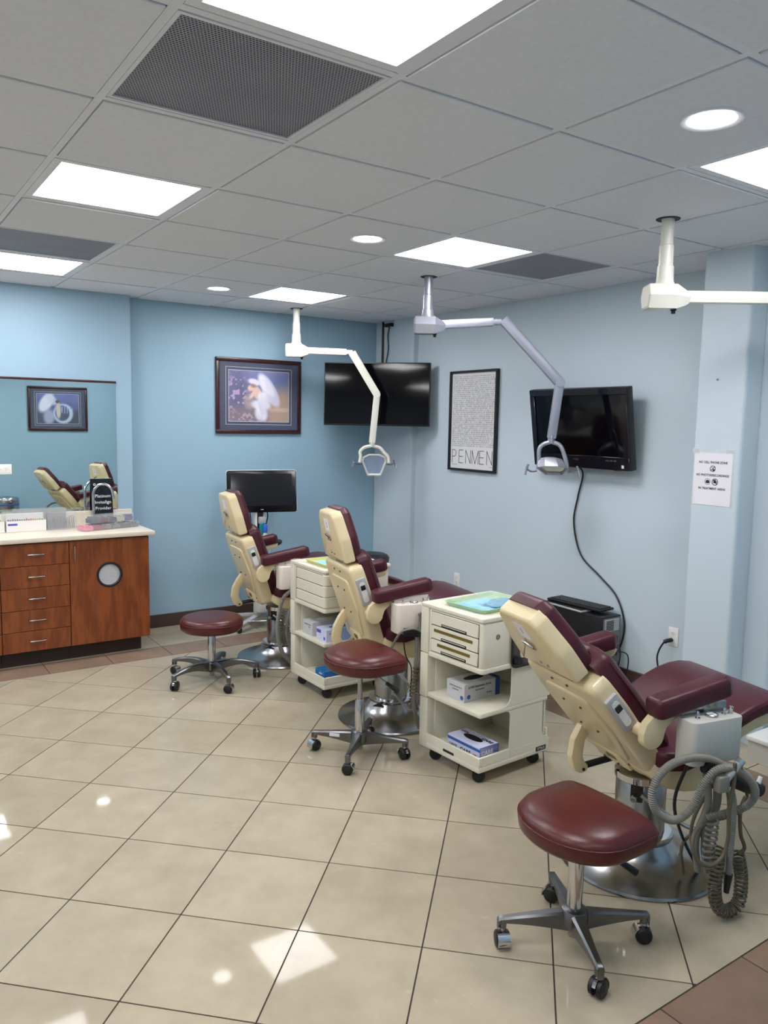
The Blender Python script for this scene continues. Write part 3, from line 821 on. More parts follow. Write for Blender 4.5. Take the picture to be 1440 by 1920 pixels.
        for (a, b_, r_) in (((-.06, -.36, .55), (-.035, -.34, .14), .012), ((-.02, -.36, .55), (.02, -.33, .12), .014), ((.03, -.37, .5), (-.01, -.35, .2), .011)):
            tubeo('supply_hose', [a, (a[0] + .03, a[1], a[2] - .15), (b_[0] - .02, b_[1], b_[2] + .12), b_], r_, M_HOSE, t)
        for pth in ([(.11, -.38, .46), (.14, -.36, .36), (.06, -.30, .28), (-.03, -.26, .20), (.02, -.22, .05)], [(-.10, -.34, .56), (-.12, -.30, .40), (-.06, -.27, .26), (.05, -.24, .10), (.12, -.20, .045)], [(.02, -.36, .50), (-.06, -.33, .33), (-.02, -.30, .18), (.10, -.26, .06)]):
            tubeo('supply_hose', pth, .006, M_BLACK if pth[0][0] < 0 else M_HOSED, t)
    elif fit == 'middle':
        ho = mk('instrument_holder', tube(nb(), [(-.115, -.40, .60), (-.04, -.41, .597), (.03, -.41, .59), (.10, -.40, .585)], .022, 10, 5, flat=.8), M_BLACK, t)
        for (a, b_) in (((-.040, -.425, .60), (-.032, -.42, .69)), ((.002, -.425, .58), (.004, -.42, .672))):
            hp = mk('handpiece', lathe(nb(), [(.011, 0), (.009, .05), (.008, .08), (.0115, .088), (.0115, .100), (0, .104)], 16, mx=basis(b_, (1, 0, 0), (0, 1, 0), (0, 0, 1)) @ Matrix.Translation((0, 0, -.09))), M_STEEL, t)
            mk('handpiece_grip', lathe(nb(), [(.013, -.03), (.009, .005)], 16, mx=Matrix.Translation((b_[0] - .004, b_[1], b_[2] - .085))), M_BLACK, hp)
        tubeo('supply_hose', [(-0.037, -0.4, 0.567), (-0.039, -0.4, 0.464), (-0.045, -0.4, 0.34), (-0.051, -0.4, 0.237), (-0.036, -0.39, 0.172), (.02, -.33, .05)], .011, M_HOSE, t)
        mk('suction_hose', corrugated(nb(), [(-0.001, -0.38, 0.558), (-0.002, -0.38, 0.455), (-0.014, -0.38, 0.289), (-0.001, -0.37, 0.203), (0.044, -0.36, 0.248), (.09, -.36, .33)], .013), M_HOSE, t)
        tubeo('air_hose', [(-0.15, -0.33, 0.50), (-0.13, -0.40, 0.599), (-0.073, -0.425, 0.621), (-0.032, -0.43, 0.606), (0.01, -0.43, 0.577), (0.044, -0.42, 0.521), (0.047, -0.40, 0.421), (0.032, -0.38, 0.314), (-0.005, -0.36, 0.209), (-0.031, -0.34, 0.153), (-0.05, -0.27, 0.17), (-0.07, -0.2, 0.20), (-.06, -.13, .16)], .0065, M_HOSE, t)
        tubeo('coiled_hose', coil_pts([(-.04, -.405, .42), (-.046, -.40, .33), (-.05, -.39, .24), (-.02, -.38, .16)], .014, 14, 12), .004, M_HOSED, t, n=6, sm=0)
        tubeo('supply_hose', [(-0.021, -0.3, 0.178), (0.027, -0.3, 0.094), (0.08, -0.28, 0.035), (.14, -.2, .05)], .009, M_HOSE, t)
        tubeo('supply_hose', [(-.12, -.41, .59), (-.10, -.40, .48), (-.06, -.39, .40), (-.05, -.36, .25)], .0035, M_BLACK, t)
        tubeo('supply_hose', [(.06, -.40, .58), (.08, -.38, .40), (.05, -.34, .24), (.10, -.28, .10)], .012, M_HOSE, t)
    else:
        mk('instrument_holder', tube(nb(), [(-.08, -.40, .60), (-.02, -.405, .59), (.06, -.40, .58)], .02, 10, 5, flat=.8), M_BLACK, t)
        mk('suction_hose', corrugated(nb(), [(-0.069, -0.42, 0.577), (-0.129, -0.396, 0.514), (-0.153, -0.372, 0.393), (-0.148, -0.348, 0.267), (-0.109, -0.324, 0.135), (-0.032, -0.3, 0.04)], .014), M_HOSE, t)
        tubeo('supply_hose', [(-.02, -.40, .57), (-.07, -.38, .45), (-.09, -.36, .33), (-.07, -.33, .20), (.0, -.30, .10)], .009, M_HOSE, t)
        tubeo('coiled_hose', coil_pts([(-.10, -.33, .42), (-.115, -.33, .34), (-.11, -.32, .26), (-.08, -.31, .18)], .014, 12, 12), .004, M_HOSED, t, n=6, sm=0)
    return t

dental_chair('cream and maroon dental chair farthest away, upright, in front of the monitor cart', (2.49, 4.892), -6.4, math.radians(18.5), (-.207, .462), math.radians(14), (-.352, .905), .0, None, 'far', M_BOXW)
dental_chair('upright cream and maroon dental chair standing between the two ivory carts', (2.507, 3.545), -11.4, math.radians(18), (-.207, .462), math.radians(14), (-.348, .903), .018, '2', 'middle', M_BOXW)
dental_chair('reclined cream and maroon dental chair closest to the viewer, grey control box and hoses', (2.471, 1.816), -11.6, math.radians(39.5), (-.141, .457), math.radians(37), (-.446, .812), -.02, '1', 'near', M_BOXG)

# ================================================================== STOOLS
def caster(t, x, y, ang, hoodm, R=.027, ztop=.074):
    mx = Matrix.Translation((x, y, R + .0005)) @ Matrix.Rotation(ang, 4, 'Z') @ Matrix.Rotation(PI / 2, 4, 'X')
    bm = nb()
    for s_ in (-1, 1):
        lathe(bm, [(0, s_ * .0235), (R * .55, s_ * .0235), (R * .6, s_ * .0225), (R - .005, s_ * .0225), (R, s_ * .018), (R, s_ * .007), (0, s_ * .006)], 26, mx)
    c = mk('caster', bm, M_BLACK, t)
    bm = nb(); n = 14; Ro = R + .0035
    prof = [(Ro * math.cos(a), Ro * math.sin(a)) for a in [-PI * .12 + PI * 1.0 * i / n for i in range(n + 1)]]
    prism(bm, prof + [(-Ro + .012, .002), (Ro - .012, -.008)], -.0055, .0055, mx=mx)
    # chrome shell bridging the two wheels on the trailing side
    bm2 = bm; K = 8
    for i in range(K):
        a0_, a1_ = -PI * .10 + PI * .42 * i / K, -PI * .10 + PI * .42 * (i + 1) / K
        q = [(Ro * math.cos(a0_), Ro * math.sin(a0_)), (Ro * math.cos(a1_), Ro * math.sin(a1_)), ((Ro + .003) * math.cos(a1_), (Ro + .003) * math.sin(a1_)), ((Ro + .003) * math.cos(a0_), (Ro + .003) * math.sin(a0_))]
        prism(bm, q, -.020, .020, mx=mx)
    mk('caster_hood', bm, hoodm, c)
    mk('caster_stem', lathe(nb(), [(.0085, R + .004), (.0085, ztop)], 14, mx=Matrix.Translation((x, y, 0))), hoodm, c)
    return c
def star_leg(t, ang, r_tip, m, zc=.122, ztip=.102, w0=.046, w1=.024, arched=False):
    """one spoke: polished top, deep flanks, end turned down onto the caster"""
    d = Vector((math.cos(ang), math.sin(ang), 0)); sdv = Vector((-math.sin(ang), math.cos(ang), 0))
    bm = nb(); rings = []
    K = 10
    st = []
    for i in range(K + 1):
        f = i / K; r_ = .022 + (r_tip + .010 - .022) * f
        zt = zc - (zc - ztip) * (f ** (1.5 if arched else 1.0)) + (0.016 * math.sin(PI * f) if arched else 0)
        hgt = .046 * (1 - f) ** 1.3 + .018
        st.append((r_, zt, hgt, w0 * (1 - f) ** 1.4 + w1 * (1 - (1 - f) ** 1.4)))
    st += [(r_tip + .016, ztip - .004, .030, w1), (r_tip + .0165, ztip - .008, .034, w1 * .9)]
    for r_, zt, hgt, w in st:
        p = d * r_
        sec = ((.62, 0), (-.62, 0), (-1, -.006), (-.85, -hgt), (.85, -hgt), (1, -.006))
        rings.append([bm.verts.new(p + sdv * (w * .5 * q) + Vector((0, 0, zt + dzv))) for q, dzv in sec])
    for a, b in zip(rings, rings[1:]):
        for k in range(6): bm.faces.new((a[k], a[(k + 1) % 6], b[(k + 1) % 6], b[k]))
    bm.faces.new(list(reversed(rings[0]))); bm.faces.new(rings[-1])
    lg = mk('leg', bm, m, t, angle=30)
    x, y = d.x * r_tip, d.y * r_tip
    mk('leg_boss', lathe(nb(), [(w1 * .5, .066), (w1 * .52, .070), (w1 * .52, ztip - .006)], 16, mx=Matrix.Translation((x, y, 0))), m, lg)
    return lg
def stool(name, label, loc, seat_z, n, a0, r, seat_ol, seatm, legm, hoodm, arched=False, tubes=1, thick=.085, group='clinic stools', dome=.012, lever=True, rz=0):
    t = thing(name, label, 'stool', (loc[0], loc[1], 0), 0, group)
    zt = seat_z
    lv = [(.80, zt - thick), (.93, zt - thick + .003), (.985, zt - thick + .016), (1.0, zt - thick * .55), (.995, zt - thick * .38), (.978, zt - .020), (.93, zt - .007), (.80, zt + dome * .35), (.5, zt + dome * .8), (.2, zt + dome), (0, zt + dome)]
    mx = Matrix.Rotation(rz, 4, 'Z')
    s = mk('seat', loft(nb(), seat_ol, lv, mx), seatm, t, angle=60)
    nO = len(seat_ol); cx = sum(p[0] for p in seat_ol) / nO; cy = sum(p[1] for p in seat_ol) / nO
    loop = [tuple(mx @ Vector((cx + (p[0] - cx) * .998, cy + (p[1] - cy) * .998, zt - thick * .36))) for p in seat_ol]
    mk('seat_piping', tube(nb(), loop + loop[:1], .0028, 6, 0), seatm, s, angle=70)
    mk('seat_plate', lathe(nb(), [(.06, zt - thick - .014), (.075, zt - thick - .012), (.075, zt - thick + .004)], 24), M_DARK, t)
    if tubes == 2:
        mk('gas_lift', lathe(nb(), [(.013, .2), (.013, zt - thick)], 20), M_STEEL, t)
        c = mk('column', lathe(nb(), [(.024, .10), (.024, .285), (.021, .292), (0, .292)], 28), M_CHROME, t)
    else:
        c = mk('column', lathe(nb(), [(.0245, .10), (.0245, zt - thick - .02), (.022, zt - thick - .012), (0, zt - thick - .012)], 28), M_CHROME, t)
    hb = mk('hub', lathe(nb(), [(.03, .068), (.044, .074), (.046, .112), (.040, .124), (.026, .130)], 28), legm, t)
    mk('column_foot', lathe(nb(), [(.016, .030), (.017, .032), (.017, .065)], 20), M_STEEL, hb)
    for k in range(n):
        a = a0 + 2 * PI * k / n
        star_leg(t, a, r, legm, arched=arched)
        caster(t, r * math.cos(a), r * math.sin(a), a + .9 + k * .7, hoodm)
    if lever:
        l = mk('height_lever', cyl_between(nb(), (.03, -.02, zt - thick - .010), (.118, -.085, zt - thick - .085), .0045, 10), M_STEEL, t)
        mk('lever_grip', cyl_between(nb(), (.105, -.075, zt - thick - .076), (.155, -.112, zt - thick - .118), .009, 12, .012), M_BLACK, l)
    return t
saddle = []
for i in range(26):
    a = PI * .5 + PI * i / 25
    saddle.append((-.010 + .165 * math.cos(a), .200 * math.sin(a)))
saddle += rpoly([(.05, -.2015), (.150, -.198), (.168, -.120), (.172, 0), (.168, .120), (.150, .198), (.05, .2015)], [0, .035, .1, .2, .1, .035, 0], 6)
stool('round_stool', 'round maroon stool with five chrome legs beside the wood cabinet', (1.886, 4.664), .418, 5, math.radians(-92), .285, circ(.198, 44), M_STOOL, M_ALU, M_CHROME, arched=True, thick=.085, dome=.006, lever=False)
st2 = stool('saddle_stool', 'half-moon maroon stool beside the middle dental chair, tall worn column', (2.070, 3.195), .535, 4, math.radians(134), .232, saddle, M_STOOL, M_ALU, M_CHROME, tubes=2, dome=.022)
lg_ = [c for c in st2.children if c.name.startswith('leg')][0]
la = math.radians(134)
mk('maker_sticker', box(nb(), -.026, .026, -.008, .008, -.0012, .0012, 0, 1, basis((.125 * math.cos(la) - .0172 * math.sin(la), .125 * math.sin(la) - .0172 * math.cos(la) * -1, .096), (-math.cos(la), -math.sin(la), 0), (0, 0, 1), (-math.sin(la), math.cos(la), 0))), M_PAPER, lg_, smooth=False)
stool('saddle_stool', 'half-moon oxblood stool closest to the viewer, with black lever', (1.865, 1.595), .452, 4, math.radians(60), .232, saddle, M_STOOL, M_ALU, M_CHROME, dome=.022)
stool('round_stool', 'round black stool half hidden behind the middle dental chair', (3.5, 5.28), .60, 5, .3, .24, circ(.155, 40), M_BLACKV, M_BLACK, M_BLACK, thick=.075, lever=False)
# ================================================================== SUPPLY CARTS
def frustum_panel(bm, ol, y0, y1): return prism(bm, ol, y0, y1, .004, 2, prof_mx())
def cart(label, loc, rz, plain, notes):
    t = thing('supply_cart', label, 'cart', (loc[0], loc[1], 0), math.radians(rz), 'ivory supply carts')
    # local: front (drawers) at x=0 facing -x, near flank at y=0, depth x 0..D, width y 0..Wd
    D, Wd = .46, .375
    zt = .795
    # bottom tray
    bm = nb(); prism(bm, rrect(0, D + .02, 0, Wd, .012), .068, .098, .006, 2)
    tr = mk('bottom_tray', bm, M_CART, t)
    bm = nb()
    box(bm, 0, .012, 0, Wd, .095, .142, .003, 1); box(bm, .012, .20, 0, .012, .095, .142, .003, 1); box(bm, .20, D + .02, 0, .012, .095, .135, .003, 1); box(bm, D + .008, D + .02, .012, Wd, .095, .18, .003, 1)
    mk('tray_lip', bm, M_CART, tr)
    if not plain:
        mk('tray_slot', box(nb(), -.001, .003, .17, .245, .096, .108), M_DARK, tr)
        bd = mk('name_badge', box(nb(), D - .075, D - .005, -.0015, .001, .082, .104), M_BLACK, tr)
        text('badge_text', 'STILE', .015, M_PAPER, bd, basis((D - .04, -.0018, .093), (1, 0, 0), (0, 0, 1), (0, -1, 0)), thick=.0002, sx=1.5)
    # middle shelf
    sh = mk('middle_shelf', prism(nb(), rrect(0, D, 0, Wd, .012), .328, .352, .006, 2), M_CART, t)
    # far flank (tall panel in three tapered sections) and rear panel
    for z0, z1 in ((.068, .325), (.325, .548), (.548, zt)):
        mk('side_panel', box(nb(), -.004 if z0 > .1 else 0, .05, Wd - .004, Wd + .052, z0, z1 - .004, .004, 2), M_CART, t)
    boxo('side_panel', .048, D, Wd - .012, Wd + .012, .09, .548, M_CART, t, .003)
    boxo('rear_panel', D - .014, D, .012, Wd - .012, .09, .548, M_CART, t, .003)
    # near flank: only its rear half, front edge scooped out
    for (z0, z1) in ((.352, .552), (.098, .328)):
        r = .06
        arc0 = [(.19 + r - r * math.sin(a), z0 + r * (1 - math.cos(a)) ) for a in [PI / 2 * k / 6 for k in range(7)]]
        ol = [(.19, z0)] if False else []
        pts = [(.15, z0)]
        for k in range(1, 7):
            a = PI / 2 * k / 6
            pts.append((.15 + .05 * math.sin(a), z0 + .05 * (1 - math.cos(a))))
        for k in range(0, 7):
            a = PI / 2 * k / 6
            pts.append((.20 - .025 * (1 - math.cos(a)), z1 - .03 + .03 * math.sin(a)))
        pts += [(D - .035, z1), (D - .035, z0 + .09), (D - .025, z0 + .055), (D - .005, z0 + .05), (D + .012, z0 + .05), (D + .012, z0)]
        mk('near_panel', prism(nb(), pts, .001, .007, 0, 1, prof_mx()), M_CART, t)
    # drawer block
    db = mk('drawer_case', prism(nb(), rrect(0, D, 0, Wd, .02), .548, zt - .022, .004, 2), M_CART, t)
    mk('top_plate', prism(nb(), rrect(-.006, D + .015, -.006, Wd + .052, .016), zt - .022, zt, .006, 3), M_CART, t)
    mk('lower_band', prism(nb(), rrect(-.004, D, -.004, Wd, .02), .536, .560, .005, 2), M_CART, t)
    bands = ((.700, .762), (.632, .696), (.568, .628))
    for i, (z0, z1) in enumerate(bands):
        if plain:
            d = mk('drawer', prism(nb(), rpoly([(-.006, -.006), (.20, -.006), (.20, .01), (-.006, Wd - .03)], 0) if False else rpoly([(-.006, -.006), (.30, -.006), (.30, .03), (.03, Wd - .035), (-.006, Wd - .035)], [.02, 0, 0, 0, .004], 5), z0, z1, .003, 1), M_CART, t)
        else:
            d = mk('drawer', box(nb(), -.006, .02, .026, Wd - .028, z0, z1, .003, 1), M_CART, t)
            mk('finger_slot', box(nb(), -.0075, 0, .10, .275, z0 + .001, z0 + .015, .002, 1), M_DARK, d)
            mk('slot_lip', box(nb(), -.0078, -.004, .108, .267, z0 + .0075, z0 + .0105), M_CART, d)
            if i > 0:
                mk('brass_strip', box(nb(), -.0078, -.004, .06 if i == 1 else .075, .325 if i == 1 else .30, z1 - .028, z1 - .014), mat('olive_brass_tape', rgb(120, 104, 44), .4, metal=.3), d)
    # dark gap around the drawers
    boxo('drawer_gap', -.0015, .004, .0235, Wd - .0255, .5655, .7645, M_DARK, t)
    if not plain:
        mk('lock', lathe(nb(), [(.012, 0), (.012, .004), (.009, .005), (.0085, .003), (0, .003)], 20, mx=basis((.095, 0.001, .70), (1, 0, 0), (0, 0, 1), (0, -1, 0))), M_STEEL, t)
        # smoked plastic cord holder hanging on the near flank
        Q = basis((.305, -.006, .665), (1, 0, 0), (0, 0, 1), (0, -1, 0))
        smoke = mat('smoked_plastic', rgb(62, 54, 48), .15, var=.05)
        h = mk('cord_holder', prism(nb(), rrect(-.125, .135, -.125, .11, .035), 0, .006, .002, 1, Q), smoke, t)
        mk('cord_holder_panel', prism(nb(), rrect(-.07, .10, -.085, .09, .02), .0055, .008, mx=Q), M_CART, h)
        for (a, b) in ((-.10, -.09), (.11, .085)):
            mk('holder_peg', lathe(nb(), [(.02, 0), (.02, .03), (.017, .032), (0, .03)], 20, mx=Q @ Matrix.Translation((a, b, .004))), M_BLACK, h)
        mk('holder_rim', tube(nb(), [tuple(Q @ Vector((p[0], p[1], .006))) for p in rrect(-.125, .135, -.125, .11, .035)] + [tuple(Q @ Vector((*rrect(-.125, .135, -.125, .11, .035)[0], .006)))], .005, 6, 0), M_BLACK, h)
    for (x, y) in ((.05, .05), (.05, Wd - .02), (D - .04, .05), (D - .04, Wd - .02)):
        c = mk('caster', lathe(nb(), [(0, -.011), (.028, -.011), (.031, -.007), (.031, .007), (.028, .011), (0, .011)], 22, mx=Matrix.Translation((x, y, .032)) @ Matrix.Rotation(-.75, 4, 'Z') @ Matrix.Rotation(PI / 2, 4, 'X')), M_BLACK, t)
        mk('caster_fork', box(nb(), x - .016, x + .016, y - .016, y + .016, .04, .069, .004, 1), M_BLACK, c)
    return t
cart('ivory supply cart with plain drawers between the two upright dental chairs', (2.295, 3.94), 0, True, None)
cart('ivory supply cart with slotted drawers and lock beside the reclined chair', (2.328, 2.585), 3, False, None)

# ---- trays on the cart tops
def tray(name, label, loc, rz, L, Wd, m, paper):
    t = thing(name, label, 'tray', loc, math.radians(rz), 'instrument trays')
    bm = nb(); ol = rrect(-L / 2, L / 2, -Wd / 2, Wd / 2, .03)
    n = len(ol)
    rings = []
    for s_, z in ((.93, 0), (1.0, .018), (1.02, .019), (1.02, .0205), (.985, .020), (.93, .0035)):
        rings.append([bm.verts.new((p[0] * (1 - (1 - s_) * .9), p[1] * (1 - (1 - s_) * 1.1), z)) for p in ol])
    for a, b in zip(rings, rings[1:]):
        for i in range(n): bm.faces.new((a[i], a[(i + 1) % n], b[(i + 1) % n], b[i]))
    bm.faces.new(list(reversed(rings[0]))); bm.faces.new(rings[-1])
    mk('tray_body', bm, m, t)
    return t
M_GREENT = mat('tray_pale_green', rgb(178, 206, 162), .4, var=.03)
M_YELT = mat('tray_pale_yellow', rgb(214, 214, 140), .4, var=.03)
M_BLUEP = mat('paper_sky_blue', rgb(150, 214, 236), .6, var=.04)
def crumple(name, ol_w, ol_h, m, loc, rz, label, amp=.006, seed=1, nx=16, ny=12, cat='paper sheet'):
    random.seed(seed); bm = nb(); vs = []
    ph = [random.uniform(0, 6) for _ in range(8)]
    for j in range(ny + 1):
        row = []
        for i in range(nx + 1):
            x = (i / nx - .5) * ol_w; y = (j / ny - .5) * ol_h
            z = amp * (abs(math.sin(x * 46 + ph[0] + 2 * math.sin(y * 30 + ph[1]))) + .6 * abs(math.sin(y * 70 + ph[2] + x * 25)))
            row.append(bm.verts.new((x + .006 * math.sin(y * 60 + ph[3]), y + .006 * math.sin(x * 50 + ph[4]), z)))
        vs.append(row)
    for j in range(ny):
        for i in range(nx): bm.faces.new((vs[j][i], vs[j][i + 1], vs[j + 1][i + 1], vs[j + 1][i]))
    r = bmesh.ops.solidify(bm, geom=bm.faces[:], thickness=-.0006)
    o = mk(name, bm, m, None, angle=80); o.location = loc; o.rotation_euler = (0, 0, math.radians(rz))
    return tag(o, label, cat)
tz = .7955
tray('instrument_tray', 'pale green tray with blue paper on the cart beside the reclined chair', (2.54, 2.79, tz), 6, .35, .27, M_GREENT, 0)
tag(boxo('tray_paper', -.15, .12, -.10, .10, 0, .0012, M_BLUEP), 'flat sky-blue sheet lining the pale green tray', 'paper sheet'); bpy.data.objects['tray_paper'].location = (2.52, 2.785, tz + .0042); bpy.data.objects['tray_paper'].rotation_euler = (0, 0, .1)
crumple('sterile_pouch', .20, .11, M_BLUEP, (2.585, 2.755, tz + .0065), 18, 'crumpled blue pouch lying on the pale green tray', .007, 4, cat='pouch')
crumple('cling_wrap', .33, .25, M_FILM, (2.545, 2.79, tz + .0215), 6, 'clear crinkled wrap stretched over the pale green tray', .005, 9, 24, 18, cat='plastic wrap')
tray('instrument_tray', 'pale yellow tray on the cart behind the middle dental chair', (2.50, 4.12, tz), 0, .34, .27, M_YELT, 0)
o = boxo('tray_paper', -.14, .13, -.10, .10, 0, .0012, M_BLUEP); o.location = (2.49, 4.12, tz + .0042); tag(o, 'flat sky-blue sheet lining the pale yellow tray', 'paper sheet')
crumple('sterile_pouch', .16, .10, M_BLUEP, (2.52, 4.07, tz + .0065), 12, 'crumpled blue pouch lying on the pale yellow tray', .006, 5, cat='pouch')
crumple('cling_wrap', .05, .10, M_FILM, (2.305, 4.30, tz + .0005), 0, 'crinkled clear wrap on the corner of the plain-drawer cart', .008, 11, cat='plastic wrap')

# ---- glove boxes
def glove_box(label, loc, rz, L, Wd, Hh, mbody, mend, slot_m, prints):
    """local: long side along x, its end face at x=0"""
    t = thing('glove_box', label, 'glove box', loc, math.radians(rz), 'glove boxes on the carts')
    c = mk('carton', box(nb(), 0, L, -Wd / 2, Wd / 2, 0, Hh, .0012, 1), mbody, t)
    if mend:
        e0, e1, me_ = mend
        mk('end_band', box(nb(), e0, e1, -Wd / 2 - .0004, Wd / 2 + .0004, -.0 + .0002, Hh + .0004), me_, c)
    sl = [(L / 2 + L * .27 * math.cos(a), Wd * .2 * math.sin(a)) for a in [2 * PI * i / 24 for i in range(24)]]
    mk('slot', prism(nb(), sl, Hh - .001, Hh + .0012), slot_m, c)
    for p in prints:
        face, s_, x, z, size, m = p[:6]; sx = p[6] if len(p) > 6 else 1.0
        if face == 'end': mx = basis((-.0004, -x, z), (0, -1, 0), (0, 0, 1), (-1, 0, 0))
        elif face == 'side': mx = basis((x, -Wd / 2 - .0008, z), (1, 0, 0), (0, 0, 1), (0, -1, 0))
        else: mx = basis((x, z, Hh + .0006), (0, -1, 0), (1, 0, 0), (0, 0, 1))
        text('printing', s_, size, m, c, mx, thick=.0002, bold=.0006, sx=sx)
    return t, c
M_GBOX = mat('carton_grey_white', rgb(196, 198, 202), .55, var=.03)
M_GBLUE = mat('carton_navy', rgb(38, 78, 140), .5, var=.05)
M_GBLUE2 = mat('carton_bright_blue', rgb(34, 110, 176), .5, var=.05)
M_GPUR = mat('carton_violet', rgb(84, 84, 188), .45, var=.05)
M_GLIL = mat('carton_lilac_white', rgb(206, 212, 240), .5, var=.04)
M_RED = mat('print_red', rgb(190, 40, 50), .5); M_PBLUE = mat('print_blue', rgb(50, 90, 170), .5)
t, c = glove_box('grey and white glove box with blue end on the middle shelf of the slotted-drawer cart', (2.357, 2.80, .3525), 3, .235, .125, .088, M_GBOX, (.205, .2355, M_GBLUE), M_DARK,
    [('end', 'LATEX Examination Gloves', 0, .066, .0075, M_INKG), ('end', 'Powder Free', 0, .052, .008, M_INKG), ('side', 'LATEX Examination Gloves', .10, .068, .0135, M_INKG), ('side', 'Non Powdered', .10, .050, .009, M_INKG), ('side', 'Medium', .165, .025, .011, M_INKG)])
for (fx, y_, z_) in ((-.0005, .045, .02),):
    mk('blue_roundel', lathe(nb(), [(.011, 0), (.011, .0008), (0, .0008)], 18, mx=basis((fx, -.045, z_), (0, 1, 0), (0, 0, 1), (-1, 0, 0))), M_PBLUE, c)
    mk('blue_roundel', lathe(nb(), [(.011, 0), (.011, .0008), (0, .0008)], 18, mx=basis((.028, -.0627, .024), (1, 0, 0), (0, 0, 1), (0, -1, 0))), M_PBLUE, c)
# the violet box lies long-side to the front
t, c = glove_box('violet and white glove box on the bottom tray of the slotted-drawer cart', (2.415, 2.612, .0985), 92, .225, .12, .078, M_GLIL, (0, .0015, M_GPUR), M_BLACK, [])
# its long face points to -x (local +y), its end to -y (local -x)
def put(c, s_, m, size, mx, bold=.0008, sx=1.0): return text('printing', s_, size, m, c, mx, thick=.0002, bold=bold, sx=sx)
LF = lambda x, z: basis((x, .0608, z), (-1, 0, 0), (0, 0, 1), (0, 1, 0))
EF = lambda y, z: basis((-.0008, y, z), (0, -1, 0), (0, 0, 1), (-1, 0, 0))
put(c, 'CARE', M_INK, .030, LF(.10, .030)); put(c, 'LARGE', M_INKG, .018, LF(.185, .034)); put(c, '100', M_RED, .018, LF(.035, .030))
put(c, 'CARE', M_PAPER, .030, EF(.015, .048)); put(c, 'LARGE', M_PAPER, .014, EF(-.03, .018))
put(c, 'CARE', M_INK, .028, basis((.045, -.028, .0792), (-1, 0, 0), (0, -1, 0), (0, 0, 1))); put(c, 'LARGE', M_RED, .016, basis((.19, -.02, .0792), (-1, 0, 0), (0, -1, 0), (0, 0, 1)))
mk('blue_band', box(nb(), .0, .225, .0602, .0608, .056, .070), M_PBLUE, c); mk('blue_band', box(nb(), .0, .225, .0602, .0608, .004, .012), M_PBLUE, c)
glove_box('grey glove box pushed behind another on the shelf of the plain-drawer cart', (2.318, 4.185, .3525), 0, .235, .12, .085, M_GBOX, None, M_WHITE, [('end', 'Examination Gloves', 0, .064, .010, M_INKG), ('end', 'Latex', .02, .05, .009, M_INKG)])
t, c = glove_box('white and violet glove box at the shelf corner of the plain-drawer cart', (2.318, 4.015, .3525), 0, .235, .12, .075, M_GLIL, (.09, .235, mat('carton_pale_blue', rgb(150, 176, 222), .5)), M_GBLUE2, [('side', 'NITRILE', .05, .05, .016, M_PBLUE)])
mk('violet_label', box(nb(), -.0008, .0, .005, .055, .045, .065), M_GPUR, c); mk('violet_square', box(nb(), -.0008, 0, -.045, -.027, .012, .03), M_GPUR, c)
t, c = glove_box('bright blue glove box on the bottom tray of the plain-drawer cart', (2.318, 4.03, .0985), 0, .23, .11, .07, M_GBLUE2, None, M_DARK, [('end', 'SIZE M', .01, .05, .012, M_PAPER)])
mk('bar_code', box(nb(), .01, .035, -.0556, -.055, .006, .035), M_PAPER, c)
